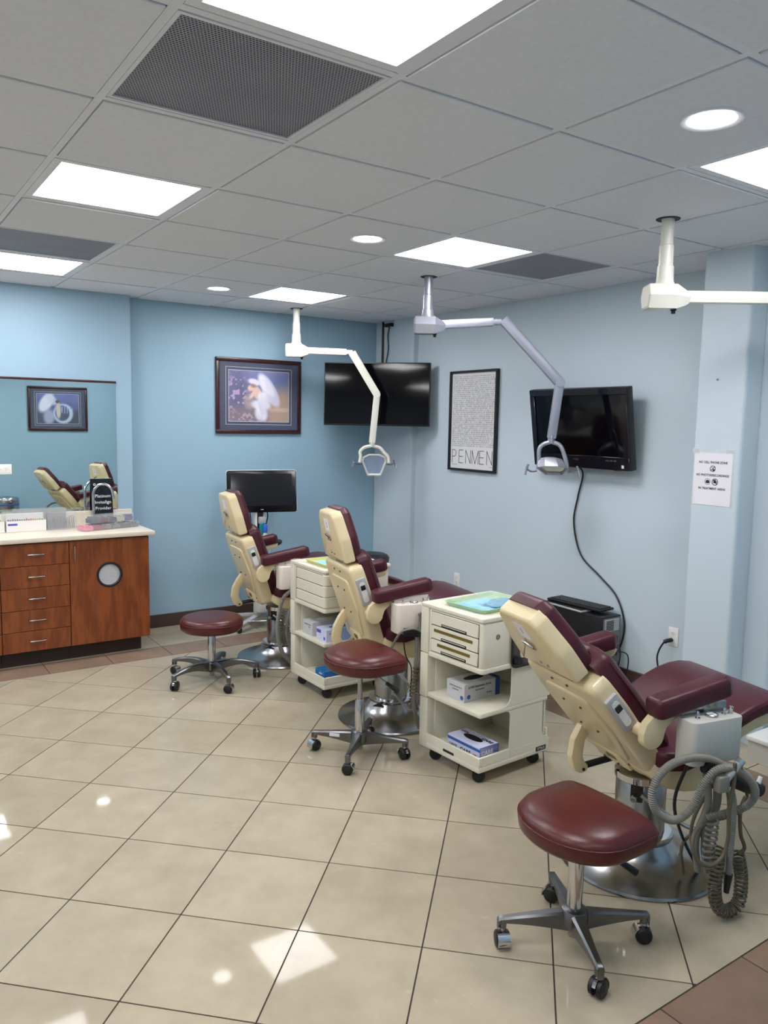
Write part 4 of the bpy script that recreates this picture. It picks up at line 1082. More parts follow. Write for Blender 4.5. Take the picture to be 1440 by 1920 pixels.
# ================================================================== CEILING-MOUNTED EXAMINATION LAMPS
LAT = Vector((math.cos(YAW), -math.sin(YAW), 0)); FWD = Vector((math.sin(YAW), math.cos(YAW), 0)); UPV = Vector((0, 0, 1))
def bar_between(bm, a, b, w, h, taper=1.0, bev=.006):
    a = Vector(a); b = Vector(b); d = (b - a); L = d.length; x = d.normalized()
    y = Vector((0, 0, 1)).cross(x)
    y = y.normalized() if y.length > 1e-4 else Vector((0, 1, 0))
    z = x.cross(y)
    mx = basis(a, x, y, z)
    ol = [(0, -w / 2), (L, -w / 2 * taper), (L, w / 2 * taper), (0, w / 2)]
    return prism(bm, ol, -h / 2, h / 2, bev, 2, mx)
def lamp(label, mount, a_dir, pts, m, head, head_cfg):
    """mount: ceiling point; pts: polyline of the arm (local to the mount); head: build the lamp head"""
    t = thing('exam_lamp', label, 'exam lamp', mount, 0, 'ceiling-mounted exam lamps')
    hubz = pts[0][2] - .002
    mk('ceiling_rose', lathe(nb(), [(.032, -.007), (.050, -.009), (.052, -.0065)], 28), M_DARK, t)
    mk('ceiling_tube', lathe(nb(), [(.027, -.006), (.027, -.115), (.031, -.12), (.031, -.205), (.035, -.208), (.037, hubz + .07), (.046, hubz + .048)], 28), m, t)
    x = Vector(a_dir).normalized(); y = UPV.cross(x)
    HX = basis((0, 0, hubz), x, y, UPV)
    # hexagonal housing: section across the arm, run along it, then necking down to the arm
    hexs = [(-.066, .002), (-.042, .052), (.042, .052), (.066, .002), (.044, -.052), (-.044, -.052)]
    bm = nb(); rings = []
    for xx, ky, kz, oz in ((-.084, .84, .84, 0), (-.078, .97, .97, 0), (-.072, 1, 1, 0), (.045, 1, 1, 0), (.090, .62, .62, -.004), (.112, .36, .42, .0)):
        rings.append([bm.verts.new(HX @ Vector((xx, p[0] * ky, p[1] * kz + oz))) for p in hexs])
    for a_, b_ in zip(rings, rings[1:]):
        for i in range(6): bm.faces.new((a_[i], a_[(i + 1) % 6], b_[(i + 1) % 6], b_[i]))
    bm.faces.new(list(reversed(rings[0]))); bm.faces.new(rings[-1])
    hb = mk('hub_housing', bm, m, t, angle=25)
    mk('hub_knob', lathe(nb(), [(.013, 0), (.013, -.010), (.009, -.012), (.009, -.024), (0, -.024)], 18, mx=Matrix.Translation(tuple(Vector((0, 0, hubz - .046)) + x * .045))), M_BLACK, t)
    P = [Vector(p) for p in pts]
    mk('swing_arm', bar_between(nb(), P[0], P[1], .048, .052, .85), m, t)
    if len(P) > 2:
        j = mk('elbow_joint', bar_between(nb(), P[1] - x * .008, P[1] + x * .05, .036, .034), m, t)
        mk('elbow_pin', cyl_between(nb(), P[1] + x * .02 - UPV * .02, P[1] + x * .02 + UPV * .02, .010, 14), M_STEEL, j)
        mk('spring_arm', bar_between(nb(), P[2], P[3], .050, .062, .85), m, t)
        mk('drop_arm', bar_between(nb(), P[3], P[4], .044, .054, .85), m, t)
        mk('knuckle', lathe(nb(), [(0, -.026), (.028, -.026), (.028, .026), (0, .026)], 20, mx=basis(P[3], x, UPV, y)), m, t)
        # yoke and head
        c = P[5]; lat = Vector(head_cfg['lat']).normalized(); nrm = Vector(head_cfg['face']).normalized(); uph = nrm.cross(lat) if nrm.cross(lat).z > 0 else lat.cross(nrm)
        top = P[4]
        mk('yoke_neck', bar_between(nb(), top + UPV * .02, top - UPV * .035, .040, .032), m, t)
        k = head_cfg.get('k', 1.4); w = .082 * head_cfg.get('kw', k)
        for sd in (-1, 1):
            arc = [top - UPV * .025 + lat * sd * .008, top - UPV * .040 + lat * sd * w * .55, top - UPV * .075 + lat * sd * w * .83, c + UPV * .04 + lat * sd * w * .97, c - UPV * .008 + lat * sd * (w + .003)]
            mk('yoke', tube(nb(), arc, .0135, 10, 6, flat=.75), m, t, angle=60)
        # reflector head: faceted bowl, wide at the top and narrowing below
        Hm = basis(c, lat, uph, nrm) @ Matrix.Diagonal((k, k, k, 1))
        ol = rpoly([(-.040, -.085), (.040, -.085), (.072, .005), (.066, .028), (.030, .045), (-.030, .045), (-.066, .028), (-.072, .005)], .008, 3)
        n_ = len(ol)
        bm = nb(); rings = []
        for s_, z in ((.45, -.058), (.8, -.045), (1.0, -.005), (1.0, .004), (.9, .004), (.8, -.012), (.3, -.030)):
            rings.append([bm.verts.new(Hm @ Vector((p[0] * s_, (p[1] + .02) * s_ - .02, z))) for p in ol])
        for a, b in zip(rings, rings[1:]):
            for i in range(n_): bm.faces.new((a[i], a[(i + 1) % n_], b[(i + 1) % n_], b[i]))
        bm.faces.new(list(reversed(rings[0]))); bm.faces.new(rings[-1])
        hd = mk('lamp_head', bm, m, t)
        mk('reflector', prism(nb(), [(p[0] * .86, (p[1] + .02) * .86 - .02) for p in ol], -.010, -.006, mx=Hm), head_cfg['lens'], hd)
        for sd in (-1, 1):
            hnd = [c + lat * sd * .07 * k - UPV * .018, c + lat * sd * .10 * k - UPV * .022, c + lat * sd * .116 * k - UPV * .010]
            hh = mk('handle', tube(nb(), [tuple(q) for q in hnd], .006, 8, 5), M_CHROME, t)
            mk('handle_grip', tube(nb(), [tuple(c + lat * sd * .112 * k + UPV * .022), tuple(c + lat * sd * .120 * k - UPV * .005), tuple(c + lat * sd * .126 * k - UPV * .045)], .0075, 8, 5), M_CHROME, hh)
    return t
def rel(o, pts): return [tuple(Vector(p) - Vector(o)) for p in pts]
M_LENS = mat('lamp_reflector_pale_blue', rgb(176, 200, 232), .12, metal=.35, var=.08)
M_LENS2 = mat('lamp_reflector_warm', rgb(216, 206, 184), .12, metal=.4, var=.05)
o1 = (3.067, 5.759, ZC)
lamp('white exam lamp on ceiling arm hanging before the corner television', o1, LAT, rel(o1, [(3.075, 5.752, 2.236), (3.404, 5.528, 2.228), (3.440, 5.503, 2.226), (3.611, 5.385, 1.892), (3.583, 5.404, 1.50), (3.600, 5.393, 1.345)]), M_LAMPW, True,
     dict(lat=LAT, face=-FWD * .95 - UPV * .25, lens=M_LENS, k=1.42))
o2 = (3.044, 3.986, ZC)
lamp('silver exam lamp on ceiling arm hanging before the black wall television', o2, LAT, rel(o2, [(3.052, 3.98, 2.272), (3.381, 3.755, 2.30), (3.43, 3.72, 2.315), (3.735, 3.511, 1.932), (3.704, 3.532, 1.585), (3.715, 3.524, 1.392)]), M_LAMPS, True,
     dict(lat=LAT * .93 - FWD * .3, face=(LAT * .12 - FWD * .42 - UPV * .85), lens=M_LENS2, k=1.35, kw=1.08))
o3 = (3.02, 2.244, ZC)
lamp('cream exam lamp arm near the pillar, cut by the right edge', o3, LAT, rel(o3, [(3.03, 2.237, 2.235), (3.47, 1.935, 2.238)]), M_LAMPW, False, None)

# ================================================================== PICTURES AND POSTER
def vnoise(x, y, s=0):
    def hsh(i, j):
        n = (i * 374761393 + j * 668265263 + s * 982451653) & 0x7fffffff
        n = ((n ^ (n >> 13)) * 1274126177) & 0x7fffffff
        return (n & 0xffff) / 65535.0
    i, j = math.floor(x), math.floor(y); fx, fy = x - i, y - j
    fx = fx * fx * (3 - 2 * fx); fy = fy * fy * (3 - 2 * fy)
    a = hsh(i, j) * (1 - fx) + hsh(i + 1, j) * fx; b = hsh(i, j + 1) * (1 - fx) + hsh(i + 1, j + 1) * fx
    return a * (1 - fy) + b * fy
def mixc(a, b, t): t = max(0, min(1, t)); return tuple(a[i] * (1 - t) + b[i] * t for i in range(3))
def ell(x, y, cx, cy, rx, ry, ang=0, soft=.15):
    c, s = math.cos(ang), math.sin(ang); dx, dy = x - cx, y - cy
    u = (dx * c + dy * s) / rx; v = (-dx * s + dy * c) / ry
    return max(0, min(1, (1 + soft - math.hypot(u, v)) / (2 * soft)))
def paint_garden(x, y):
    c = mixc((96, 100, 120), (96, 112, 176), y * 1.2)
    c = mixc(c, (150, 140, 172), vnoise(x * 6, y * 5, 1) * .5)
    c = mixc(c, (176, 146, 126), ell(x, y, .9, .2, .32, .45, 0, .35))            # stone bench
    c = mixc(c, (198, 172, 150), ell(x, y, .86, .24, .2, .04, 0, .5))
    f = vnoise(x * 26, y * 22, 3)
    c = mixc(c, (84, 78, 112), ell(x, y, .08, .62, .26, .5, 0, .4) * (.5 + .5 * f))
    c = mixc(c, (176, 152, 196), ell(x, y, .12, .5, .2, .42, 0, .4) * (1 if f > .62 else 0))
    c = mixc(c, (128, 108, 110), ell(x, y, .25, .1, .35, .18, 0, .4) * .8)
    c = mixc(c, (172, 150, 172), ell(x, y, .3, .08, .35, .1, 0, .4) * (1 if vnoise(x * 30, y * 26, 5) > .66 else 0))
    c = mixc(c, (182, 160, 150), ell(x, y, .34, .4, .10, .16, 0, .3) * .7)       # carved scroll
    fold = vnoise(x * 22 + y * 6, y * 5, 9)
    c = mixc(c, (206, 202, 226), ell(x, y, .665, .63, .115, .36, .42, .12))      # wing, shaded then bright edge
    c = mixc(c, (240, 238, 246), ell(x, y, .615, .72, .085, .24, .50, .2) * (.6 + .4 * fold))
    c = mixc(c, (222, 186, 172), ell(x, y, .47, .56, .075, .16, .35, .2))        # back and shoulder
    gown = mixc((206, 202, 222), (246, 244, 248), fold)
    c = mixc(c, gown, ell(x, y, .575, .44, .10, .16, .25, .2))                   # bodice
    c = mixc(c, gown, ell(x, y, .525, .33, .165, .095, -.15, .2))                # lap
    c = mixc(c, gown, ell(x, y, .53, .17, .105, .17, .12, .25))                  # hanging skirt
    c = mixc(c, (226, 190, 174), ell(x, y, .405, .56, .035, .13, -.55, .25))     # arm
    c = mixc(c, (226, 190, 174), ell(x, y, .355, .66, .05, .06, 0, .3))          # face
    c = mixc(c, (224, 222, 236), ell(x, y, .415, .785, .105, .06, -.35, .25))    # veil
    c = mixc(c, (150, 112, 96), ell(x, y, .40, .71, .05, .04, -.4, .3) * .7)     # hair
    return c
def paint_stairs(x, y):
    c = mixc((52, 58, 92), (86, 100, 172), y)
    c = mixc(c, (120, 128, 176), vnoise(x * 5, y * 6, 7) * .5 * y)
    c = mixc(c, (44, 48, 64), ell(x, y, .95, .12, .3, .3, 0, .4) * .8); c = mixc(c, (60, 62, 92), ell(x, y, 0, .1, .25, .4, 0, .4) * .8)
    c = mixc(c, (222, 228, 244), ell(x, y, .22, .70, .15, .34, -.35, .2)); c = mixc(c, (206, 214, 238), ell(x, y, .36, .8, .1, .2, .5, .3) * .8)
    ring = ell(x, y, .62, .34, .24, .34, 0, .1) - ell(x, y, .60, .36, .17, .26, 0, .1)
    c = mixc(c, (200, 212, 238), max(0, ring) * .9)
    c = mixc(c, (188, 202, 232), (1 if abs((x * 16) % 1 - .5) < .16 else 0) * ell(x, y, .70, .48, .16, .14, 0, .1) * .8)
    c = mixc(c, (176, 184, 214), ell(x, y, .28, .22, .13, .26, 0, .3) * .85)
    c = mixc(c, (206, 196, 178), ell(x, y, .51, .44, .055, .27, 0, .2)); c = mixc(c, (216, 180, 150), ell(x, y, .50, .68, .035, .05, 0, .3)); c = mixc(c, (84, 56, 50), ell(x, y, .485, .74, .045, .05, 0, .3))
    return c
def picture(label, mx, Wp, Hp, painter, flip=False):
    """mx maps local (x right, y up, z out) to the world; origin at the picture centre, back on the wall"""
    t = thing('framed_picture', label, 'picture', mx.translation, 0, 'framed angel pictures')
    R = mx.to_3x3().to_4x4()
    fw_ = .032
    for (x0, x1, y0, y1) in ((-Wp / 2, Wp / 2, Hp / 2 - fw_, Hp / 2), (-Wp / 2, Wp / 2, -Hp / 2, -Hp / 2 + fw_), (-Wp / 2, -Wp / 2 + fw_, -Hp / 2 + fw_, Hp / 2 - fw_), (Wp / 2 - fw_, Wp / 2, -Hp / 2 + fw_, Hp / 2 - fw_)):
        mk('frame_rail', box(nb(), x0, x1, y0, y1, .001, .026, .006, 2, R), M_WOODFR, t)
    mk('mat_board', box(nb(), -Wp / 2 + fw_, Wp / 2 - fw_, -Hp / 2 + fw_, Hp / 2 - fw_, .001, .010, 0, 1, R), mat('mat_board_navy', rgb(32, 44, 80), .45, var=.03), t)
    iw, ih = Wp * .70, Hp * .67
    for k, (e, th) in enumerate(((.028, .0022), (.004, .003))):
        bm = nb()
        for (x0, x1, y0, y1) in ((-iw / 2 - e, iw / 2 + e, ih / 2 + e - th, ih / 2 + e), (-iw / 2 - e, iw / 2 + e, -ih / 2 - e, -ih / 2 - e + th), (-iw / 2 - e, -iw / 2 - e + th, -ih / 2 - e + th, ih / 2 + e - th), (iw / 2 + e - th, iw / 2 + e, -ih / 2 - e + th, ih / 2 + e - th)):
            box(bm, x0, x1, y0, y1, .0095, .0106, 0, 1, R)
        mk('fillet_line', bm, M_PAPER, t, smooth=False)
    nx, ny = 130, 104; me = bpy.data.meshes.new('print')
    V = []; F = []; Cc = []
    for j in range(ny + 1):
        for i in range(nx + 1):
            a, b = i / nx, j / ny
            V.append(tuple(R @ Vector(((a - .5) * iw, (b - .5) * ih, .0112))))
            c = painter(1 - a if flip else a, b); Cc += [lin(c[0]), lin(c[1]), lin(c[2]), 1]
    for j in range(ny):
        for i in range(nx):
            q = j * (nx + 1) + i; F.append((q, q + 1, q + nx + 2, q + nx + 1))
    me.from_pydata(V, [], F); me.update()
    ca_ = me.color_attributes.new('print', 'FLOAT_COLOR', 'POINT'); ca_.data.foreach_set('color', Cc)
    link('print', me, vcol_mat('art_print', .35), t, smooth=False)
    mk('picture_glass', box(nb(), -Wp / 2 + fw_, Wp / 2 - fw_, -Hp / 2 + fw_, Hp / 2 - fw_, .0135, .0150, 0, 1, R), clear_mat('picture_glass', (.8, .85, .9), .04, .03), t, smooth=False)
    return t
picture('angel picture with wood frame and navy mat on the back wall', basis((2.902, YA, 1.865), (1, 0, 0), (0, 0, 1), (0, -1, 0)), .78, .62, paint_garden)
picture('angel-on-stairs picture with navy mat, seen only in the mirror', basis((2.455, YF, 1.78), (-1, 0, 0), (0, 0, 1), (0, 1, 0)), .775, .60, paint_stairs, flip=True)

# poster in a thin black frame on the right wall: local x runs towards -y (viewer's right)
def WB(y, z, off=0.0): return basis((XB - off, y, z), (0, -1, 0), (0, 0, 1), (-1, 0, 0))
t = thing('framed_poster', 'tall white text poster in thin black frame between the two televisions', 'poster', (XB, 4.772, 1.69))
PM = WB(0, 0).to_3x3().to_4x4()
Wp, Hp, fw_ = .565, .795, .018
for (x0, x1, y0, y1) in ((-Wp / 2, Wp / 2, Hp / 2 - fw_, Hp / 2), (-Wp / 2, Wp / 2, -Hp / 2, -Hp / 2 + fw_), (-Wp / 2, -Wp / 2 + fw_, -Hp / 2 + fw_, Hp / 2 - fw_), (Wp / 2 - fw_, Wp / 2, -Hp / 2 + fw_, Hp / 2 - fw_)):
    mk('frame_rail', box(nb(), x0, x1, y0, y1, .001, .032, .002, 1, PM), M_FRAMEB, t)
sh = mk('poster_sheet', box(nb(), -Wp / 2 + fw_, Wp / 2 - fw_, -Hp / 2 + fw_, Hp / 2 - fw_, .002, .014, 0, 1, PM), mat('poster_paper', rgb(226, 226, 226), .5, var=.01), t, smooth=False)
random.seed(21)
bm = nb()
rows = 36; y_top, y_bot = Hp / 2 - .045, -Hp / 2 + .20
for r_ in range(rows):
    y = y_top + (y_bot - y_top) * r_ / (rows - 1); x = -Wp / 2 + .034
    while x < Wp / 2 - .038:
        w_ = random.uniform(.0022, .006); hgt = random.uniform(.006, .0155)
        if random.random() < .84:
            k = random.random()
            if k < .5: box(bm, x, x + .0017, y - hgt / 2, y + hgt / 2, .0138, .0143, 0, 1, PM)
            elif k < .75: box(bm, x, x + w_, y - hgt / 2, y - hgt / 2 + .0018, .0138, .0143, 0, 1, PM); box(bm, x + w_ * .5, x + w_ * .5 + .0016, y - hgt / 2, y + hgt / 2, .0138, .0143, 0, 1, PM)
            else: box(bm, x, x + w_, y - .001, y + .0008, .0138, .0143, 0, 1, PM); box(bm, x, x + .0016, y - hgt / 2, y + hgt / 2, .0138, .0143, 0, 1, PM)
        x += w_ + random.uniform(.0012, .0028)
mk('script_rows', bm, mat('print_mid_grey', rgb(92, 92, 94), .6), sh, smooth=False)
# slim capitals drawn as strokes
def strokes(word, x0, x1, z0, z1, th):
    bm = nb(); n_ = len(word); sp_ = (x1 - x0) / n_
    G_ = {'P': [((.12, 0), (.12, 1)), ((.12, 1), (.5, 1)), ((.5, 1), (.68, .9)), ((.68, .9), (.72, .75)), ((.72, .75), (.66, .6)), ((.66, .6), (.5, .48)), ((.5, .48), (.12, .48))],
          'E': [((.14, 0), (.14, 1)), ((.14, 1), (.72, 1)), ((.14, .5), (.70, .5)), ((.14, 0), (.74, 0))],
          'N': [((.12, 0), (.12, 1)), ((.12, 1), (.86, 0)), ((.86, 0), (.86, 1))],
          'M': [((.05, 0), (.05, 1)), ((.05, 1), (.5, 0)), ((.5, 0), (.98, 1)), ((.98, 1), (.98, 0))]}
    for i, ch in enumerate(word):
        for (a, b) in G_[ch]:
            pa = Vector((x0 + sp_ * (i + a[0] * .95), z0 + (z1 - z0) * a[1])); pb = Vector((x0 + sp_ * (i + b[0] * .95), z0 + (z1 - z0) * b[1]))
            d = (pb - pa).normalized(); q = Vector((-d.y, d.x)) * th / 2; e = d * th / 2
            P_ = [pa - e - q, pb + e - q, pb + e + q, pa - e + q]
            prism(bm, [(v.x, v.y) for v in P_], .0139, .0145, mx=PM)
    return bm
mk('title_lettering', strokes('PENMEN', -Wp / 2 + .03, Wp / 2 - .032, -Hp / 2 + .062, -Hp / 2 + .165, .0052), mat('print_dark_grey', rgb(44, 44, 48), .6), sh, smooth=False)
mk('small_print', box(box(nb(), -Wp / 2 + .035, -Wp / 2 + .105, -Hp / 2 + .046, -Hp / 2 + .049, .0138, .0143, 0, 1, PM), Wp / 2 - .07, Wp / 2 - .035, -Hp / 2 + .040, -Hp / 2 + .043, .0138, .0143, 0, 1, PM), M_INKG, sh, smooth=False)

# ================================================================== TELEVISIONS
# corner set on a bracket across the corner
C0 = Vector((3.722, 5.558, 1.902)); xd = Vector((1, -1, 0)).normalized()
tilt = math.radians(-1.5); zd = (Vector((-1, -1, 0)).normalized() * math.cos(tilt) - UPV * math.sin(tilt)); yd = zd.cross(xd)
if yd.z < 0: yd = -yd
T = basis((0, 0, 0), xd, yd, zd)
t = thing('wall_tv', 'slim black television mounted across the room corner', 'television', C0)
wv, hv = .905, .527
mk('tv_body', box(nb(), -wv / 2, wv / 2, -hv / 2, hv / 2, -.035, .010, .004, 2, T), M_BLACK, t)
mk('screen', box(nb(), -wv / 2 + .008, wv / 2 - .008, -hv / 2 + .014, hv / 2 - .008, .0095, .0108, 0, 1, T), M_SCREEN, t)
mk('rear_bulge', box(nb(), -.30, .30, -.2, .12, -.07, -.03, .01, 2, T), M_BLACK, t)
mk('wall_bracket', bar_between(nb(), (0, 0, -.02), Vector((3.99, 5.86, 1.9)) - C0, .05, .05), M_BLACK, t)
# older set on the right wall, tilted down
t = thing('wall_tv', 'thick-framed black television on the right wall above the computer', 'television', (3.985, 3.57, 1.648))
tl = math.radians(9); zd = Vector((-math.cos(tl), 0, -math.sin(tl))); T = basis((0, 0, 0), (0, -1, 0), (-math.sin(tl), 0, math.cos(tl)), zd)
wv, hv = .822, .525
bd = mk('tv_body', box(nb(), -wv / 2, wv / 2, -hv / 2, hv / 2, -.055, .0, .006, 2, T), M_BLACK, t)
bz = .045
bm = nb()
for (x0, x1, y0, y1) in ((-wv / 2 + .003, wv / 2 - .003, hv / 2 - bz, hv / 2 - .003), (-wv / 2 + .003, wv / 2 - .003, -hv / 2 + .003, -hv / 2 + .088), (-wv / 2 + .003, -wv / 2 + bz, -hv / 2 + .088, hv / 2 - bz), (wv / 2 - bz, wv / 2 - .003, -hv / 2 + .088, hv / 2 - bz)):
    box(bm, x0, x1, y0, y1, -.001, .012, .003, 1, T)
mk('bezel', bm, mat('piano_black', rgb(14, 15, 24), .18, var=.05), t)
mk('screen', box(nb(), -wv / 2 + bz, wv / 2 - bz, -hv / 2 + .088, hv / 2 - bz, -.001, .003, 0, 1, T), M_SCREEN, t, smooth=False)
text('brand_lettering', 'VIZIO', .018, mat('print_dim_grey', rgb(96, 92, 92), .4), bd, T @ Matrix.Translation((-.02, -hv / 2 + .060, .0125)), thick=.0002)
text('feature_lettering', 'FULL HD 1080', .014, M_INKG, bd, T @ Matrix.Translation((.27, -hv / 2 + .062, .0125)), thick=.0002)
mk('energy_sticker', box(nb(), wv / 2 - .062, wv / 2 - .044, -hv / 2 + .018, -hv / 2 + .038, .0118, .0126, 0, 1, T), M_PAPER, bd, smooth=False)
mk('chrome_strip', box(nb(), wv / 2 - .13, wv / 2 - .02, -hv / 2 - .002, -hv / 2 + .003, .0, .006, 0, 1, T), M_CHROME, bd, smooth=False)
mk('rear_shell', box(nb(), -.30, .30, -.2, .2, -.085, -.05, .012, 2, T), M_BLACK, t)
mk('wall_bracket', box(nb(), .04, .143, -.14, .14, -.10, .10, .004, 1), M_BLACK, t)
# its power cable loops down to the computer
tag(tubeo('tv_cable', [(4.06, 3.616, 1.40), (4.112, 3.62, 1.34), (4.12, 3.662, 1.19), (4.12, 3.689, 1.005), (4.12, 3.615, .794), (4.12, 3.446, .675), (4.12, 3.307, .575), (4.118, 3.235, .45), (4.115, 3.22, .33), (4.11, 3.26, .15), (4.10, 3.24, .02)], .0058, M_BLACK), 'black cable hanging from the wall television to the computer', 'cable')
# cables above the corner television
tag(tubeo('tv_cable', [(4.066, 5.985, ZC), (4.066, 5.985, 2.25), (4.06, 5.985, 2.10), (4.05, 5.99, 2.0)], .0095, M_BLACK, sm=3), 'thick black cable from the ceiling behind the corner television', 'cable')
tag(tubeo('tv_cable', [(4.06, 5.875, 2.52), (4.066, 5.905, 2.44), (4.066, 5.895, 2.32), (4.066, 5.925, 2.21), (4.06, 5.92, 2.19)], .0045, M_BLACK), 'thin black wire from the small box above the corner television', 'cable')
tag(mk('signal_box', box(nb(), 4.045, 4.075, 5.83, 5.935, 2.515, 2.545, .004, 2), M_BLACK), 'small black box on the column just under the ceiling', 'signal box')

# ================================================================== NOTICE ON THE PILLAR
t = thing('paper_notice', 'white no-phones notice taped to the blue pillar', 'notice', (3.745, 2.421, 1.399))
q = math.radians(.6)
NM = basis((0, 0, 0), (0, -1, 0), (0, 0, 1), (-1, 0, 0))
mk('sleeve', box(nb(), -.116, .118, -.14, .155, .0008, .0014, 0, 1, NM), M_FILM, t, smooth=False)
pg = mk('sheet', box(nb(), -.109, .109, -.137, .137, .0015, .0022, 0, 1, NM), M_PAPER, t, smooth=False)
for s_, y, sz in (('NO CELL PHONE ZONE', .087, .0165), ('NO PHOTOS/RECORDINGS', .020, .0165), ('IN TREATMENT AREAS', -.050, .0165)):
    text('lettering', s_, sz, M_INK, pg, NM @ Matrix.Translation((0, y, .0024)), thick=.0002, bold=.0005, sx=.93)
def icon(cx, cy, R, th, kind):
    bm = nb(); n_ = 28
    for i in range(n_):
        a, b = 2 * PI * i / n_, 2 * PI * (i + 1) / n_
        prism(bm, [(cx + R * math.cos(a), cy + R * math.sin(a)), (cx + R * math.cos(b), cy + R * math.sin(b)), (cx + (R - th) * math.cos(b), cy + (R - th) * math.sin(b)), (cx + (R - th) * math.cos(a), cy + (R - th) * math.sin(a))], .0022, .0026, mx=NM)
    def bar(x0, y0, x1, y1, w_):
        d = Vector((x1 - x0, y1 - y0)).normalized(); q_ = Vector((-d.y, d.x)) * w_ / 2
        prism(bm, [(cx + x0 - q_.x, cy + y0 - q_.y), (cx + x1 - q_.x, cy + y1 - q_.y), (cx + x1 + q_.x, cy + y1 + q_.y), (cx + x0 + q_.x, cy + y0 + q_.y)], .0022, .0026, mx=NM)
    if kind == 'phone': bar(-.012, -.012, .012, .012, .004); bar(.002, -.012, .009, -.002, .010); bar(-.008, .004, -.002, .010, .003)
    elif kind == 'camera': bar(-.010, -.001, .011, -.001, .015); bar(-.004, .007, .004, .007, .005)
    else: bar(-.009, .001, .010, -.001, .013); bar(-.013, .013, .013, -.013, .004); bar(-.006, .009, .004, .009, .006)
    mk('pictogram', bm, M_INK, pg, smooth=False)
icon(0, .055, .0165, .003, 'phone'); icon(-.026, -.014, .0165, .002, 'camera'); icon(.017, -.014, .018, .0038, 'video')
for x in (-.105, .092):
    mk('tape', box(nb(), x - .02, x + .022, .132, .158, .0023, .0028, 0, 1, NM), M_FILM, pg, smooth=False)
tag(mk('wall_hook', lathe(nb(), [(.006, 0), (.006, .004), (.002, .006), (.002, .016), (0, .017)], 14, mx=basis((3.745, 2.425, 1.915), (0, 1, 0), (0, 0, 1), (-1, 0, 0))), M_STEEL), 'small metal screw in the pillar above the notice', 'screw')

# ================================================================== OUTLETS
def outlet(name, label, M_, horizontal=False, cat='outlet'):
    t = thing(name, label, cat, M_.translation, 0, 'wall outlets')
    R = M_.to_3x3().to_4x4()
    if horizontal: R = R @ Matrix.Rotation(PI / 2, 4, 'Z')
    pl = mk('cover_plate', prism(nb(), rrect(-.035, .035, -.0575, .0575, .004), .0003, .006, .003, 2, R, bev0=0), M_WHITE, t)
    for s_ in (-1, 1):
        so_ = mk('socket', prism(nb(), [(.017 * math.cos(a), s_ * .02 + max(-.0125, min(.0125, .017 * math.sin(a)))) for a in [2 * PI * i / 24 for i in range(24)]], .005, .0072, mx=R), M_WHITE, t)
        bm = nb()
        box(bm, -.0075, -.0055, s_ * .02 - .003, s_ * .02 + .005, .0068, .0075, 0, 1, R); box(bm, .0055, .0075, s_ * .02 - .002, s_ * .02 + .005, .0068, .0075, 0, 1, R); box(bm, -.002, .002, s_ * .02 - .009, s_ * .02 - .006, .0068, .0075, 0, 1, R)
        mk('slots', bm, M_DARK, so_, smooth=False)
    return t
outlet('wall_outlet', 'empty white outlet low on the wall under the poster', WB(4.927, .388))
outlet('wall_outlet', 'white outlet with black plug beside the pillar', WB(2.862, .395))
outlet('wall_outlet', 'white outlet mounted sideways in the mirror', basis((.902, YM - .006, 1.296), (1, 0, 0), (0, 0, 1), (0, -1, 0)), True)
t = thing('power_cord', 'black plug and cord in the outlet beside the pillar', 'power cord', (XB - .006, 2.87, .375))
mk('plug', tube(nb(), [(-.003, 0, 0), (-.02, 0, 0), (-.035, .008, -.003), (-.045, .02, -.012)], .013, 10, 4), M_BLACK, t)
tubeo('cord', [(-.045, .02, -.012), (-.05, .045, -.06), (-.05, .06, -.12), (-.05, .045, -.20), (-.06, .03, -.29), (-.08, .0, -.362), (-.12, -.05, -.366), (-.2, -.1, -.366)], .0055, M_BLACK, t)
# ================================================================== COMPUTER AGAINST THE RIGHT WALL
t = thing('computer_tower', 'black computer tower on the floor against the right wall', 'computer', (3.905, 3.225, 0))
mk('case', box(nb(), 0, .18, 0, .44, .012, .462, .004, 2), M_BLACK, t)
rp = mk('rear_panel', box(nb(), .008, .172, -.003, .001, .02, .452), mat('galvanised_steel', rgb(120, 124, 128), .4, metal=.7, var=.1), t)
mk('power_supply', box(nb(), .02, .16, -.006, -.002, .365, .445, .002, 1), M_GREY, rp)
for k in range(7): mk('fan_slat', box(nb(), .035, .105, -.0075, -.0055, .372 + k * .0095, .377 + k * .0095), M_DARK, rp, smooth=False)
for k in range(5): mk('slot_cover', box(nb(), .03, .15, -.006, -.002, .05 + k * .024, .064 + k * .024), M_STEEL, rp, smooth=False)
mk('port_block', box(nb(), .10, .15, -.007, -.002, .20, .33, .001, 1), M_DARK, rp)
mk('video_plug', box(nb(), .03, .085, -.035, -.004, .215, .228, .003, 1), M_WHITE, rp)
for (x, y) in ((.02, .03), (.16, .03), (.02, .41), (.16, .41)): mk('foot', lathe(nb(), [(.012, 0.0005), (.012, .013)], 12, mx=Matrix.Translation((x, y, 0))), M_BLACK, t)
for pth in ([(.09, -.02, .30), (.10, -.07, .26), (.10, -.06, .14), (.06, -.05, .02), (.16, -.10, .01)], [(.12, -.02, .24), (.15, -.09, .22), (.16, -.08, .10), (.12, -.05, .012)], [(.05, -.03, .22), (.07, -.06, .12), (.08, -.03, .01)]):
    tubeo('cable', pth, .0042, M_BLACK, t)
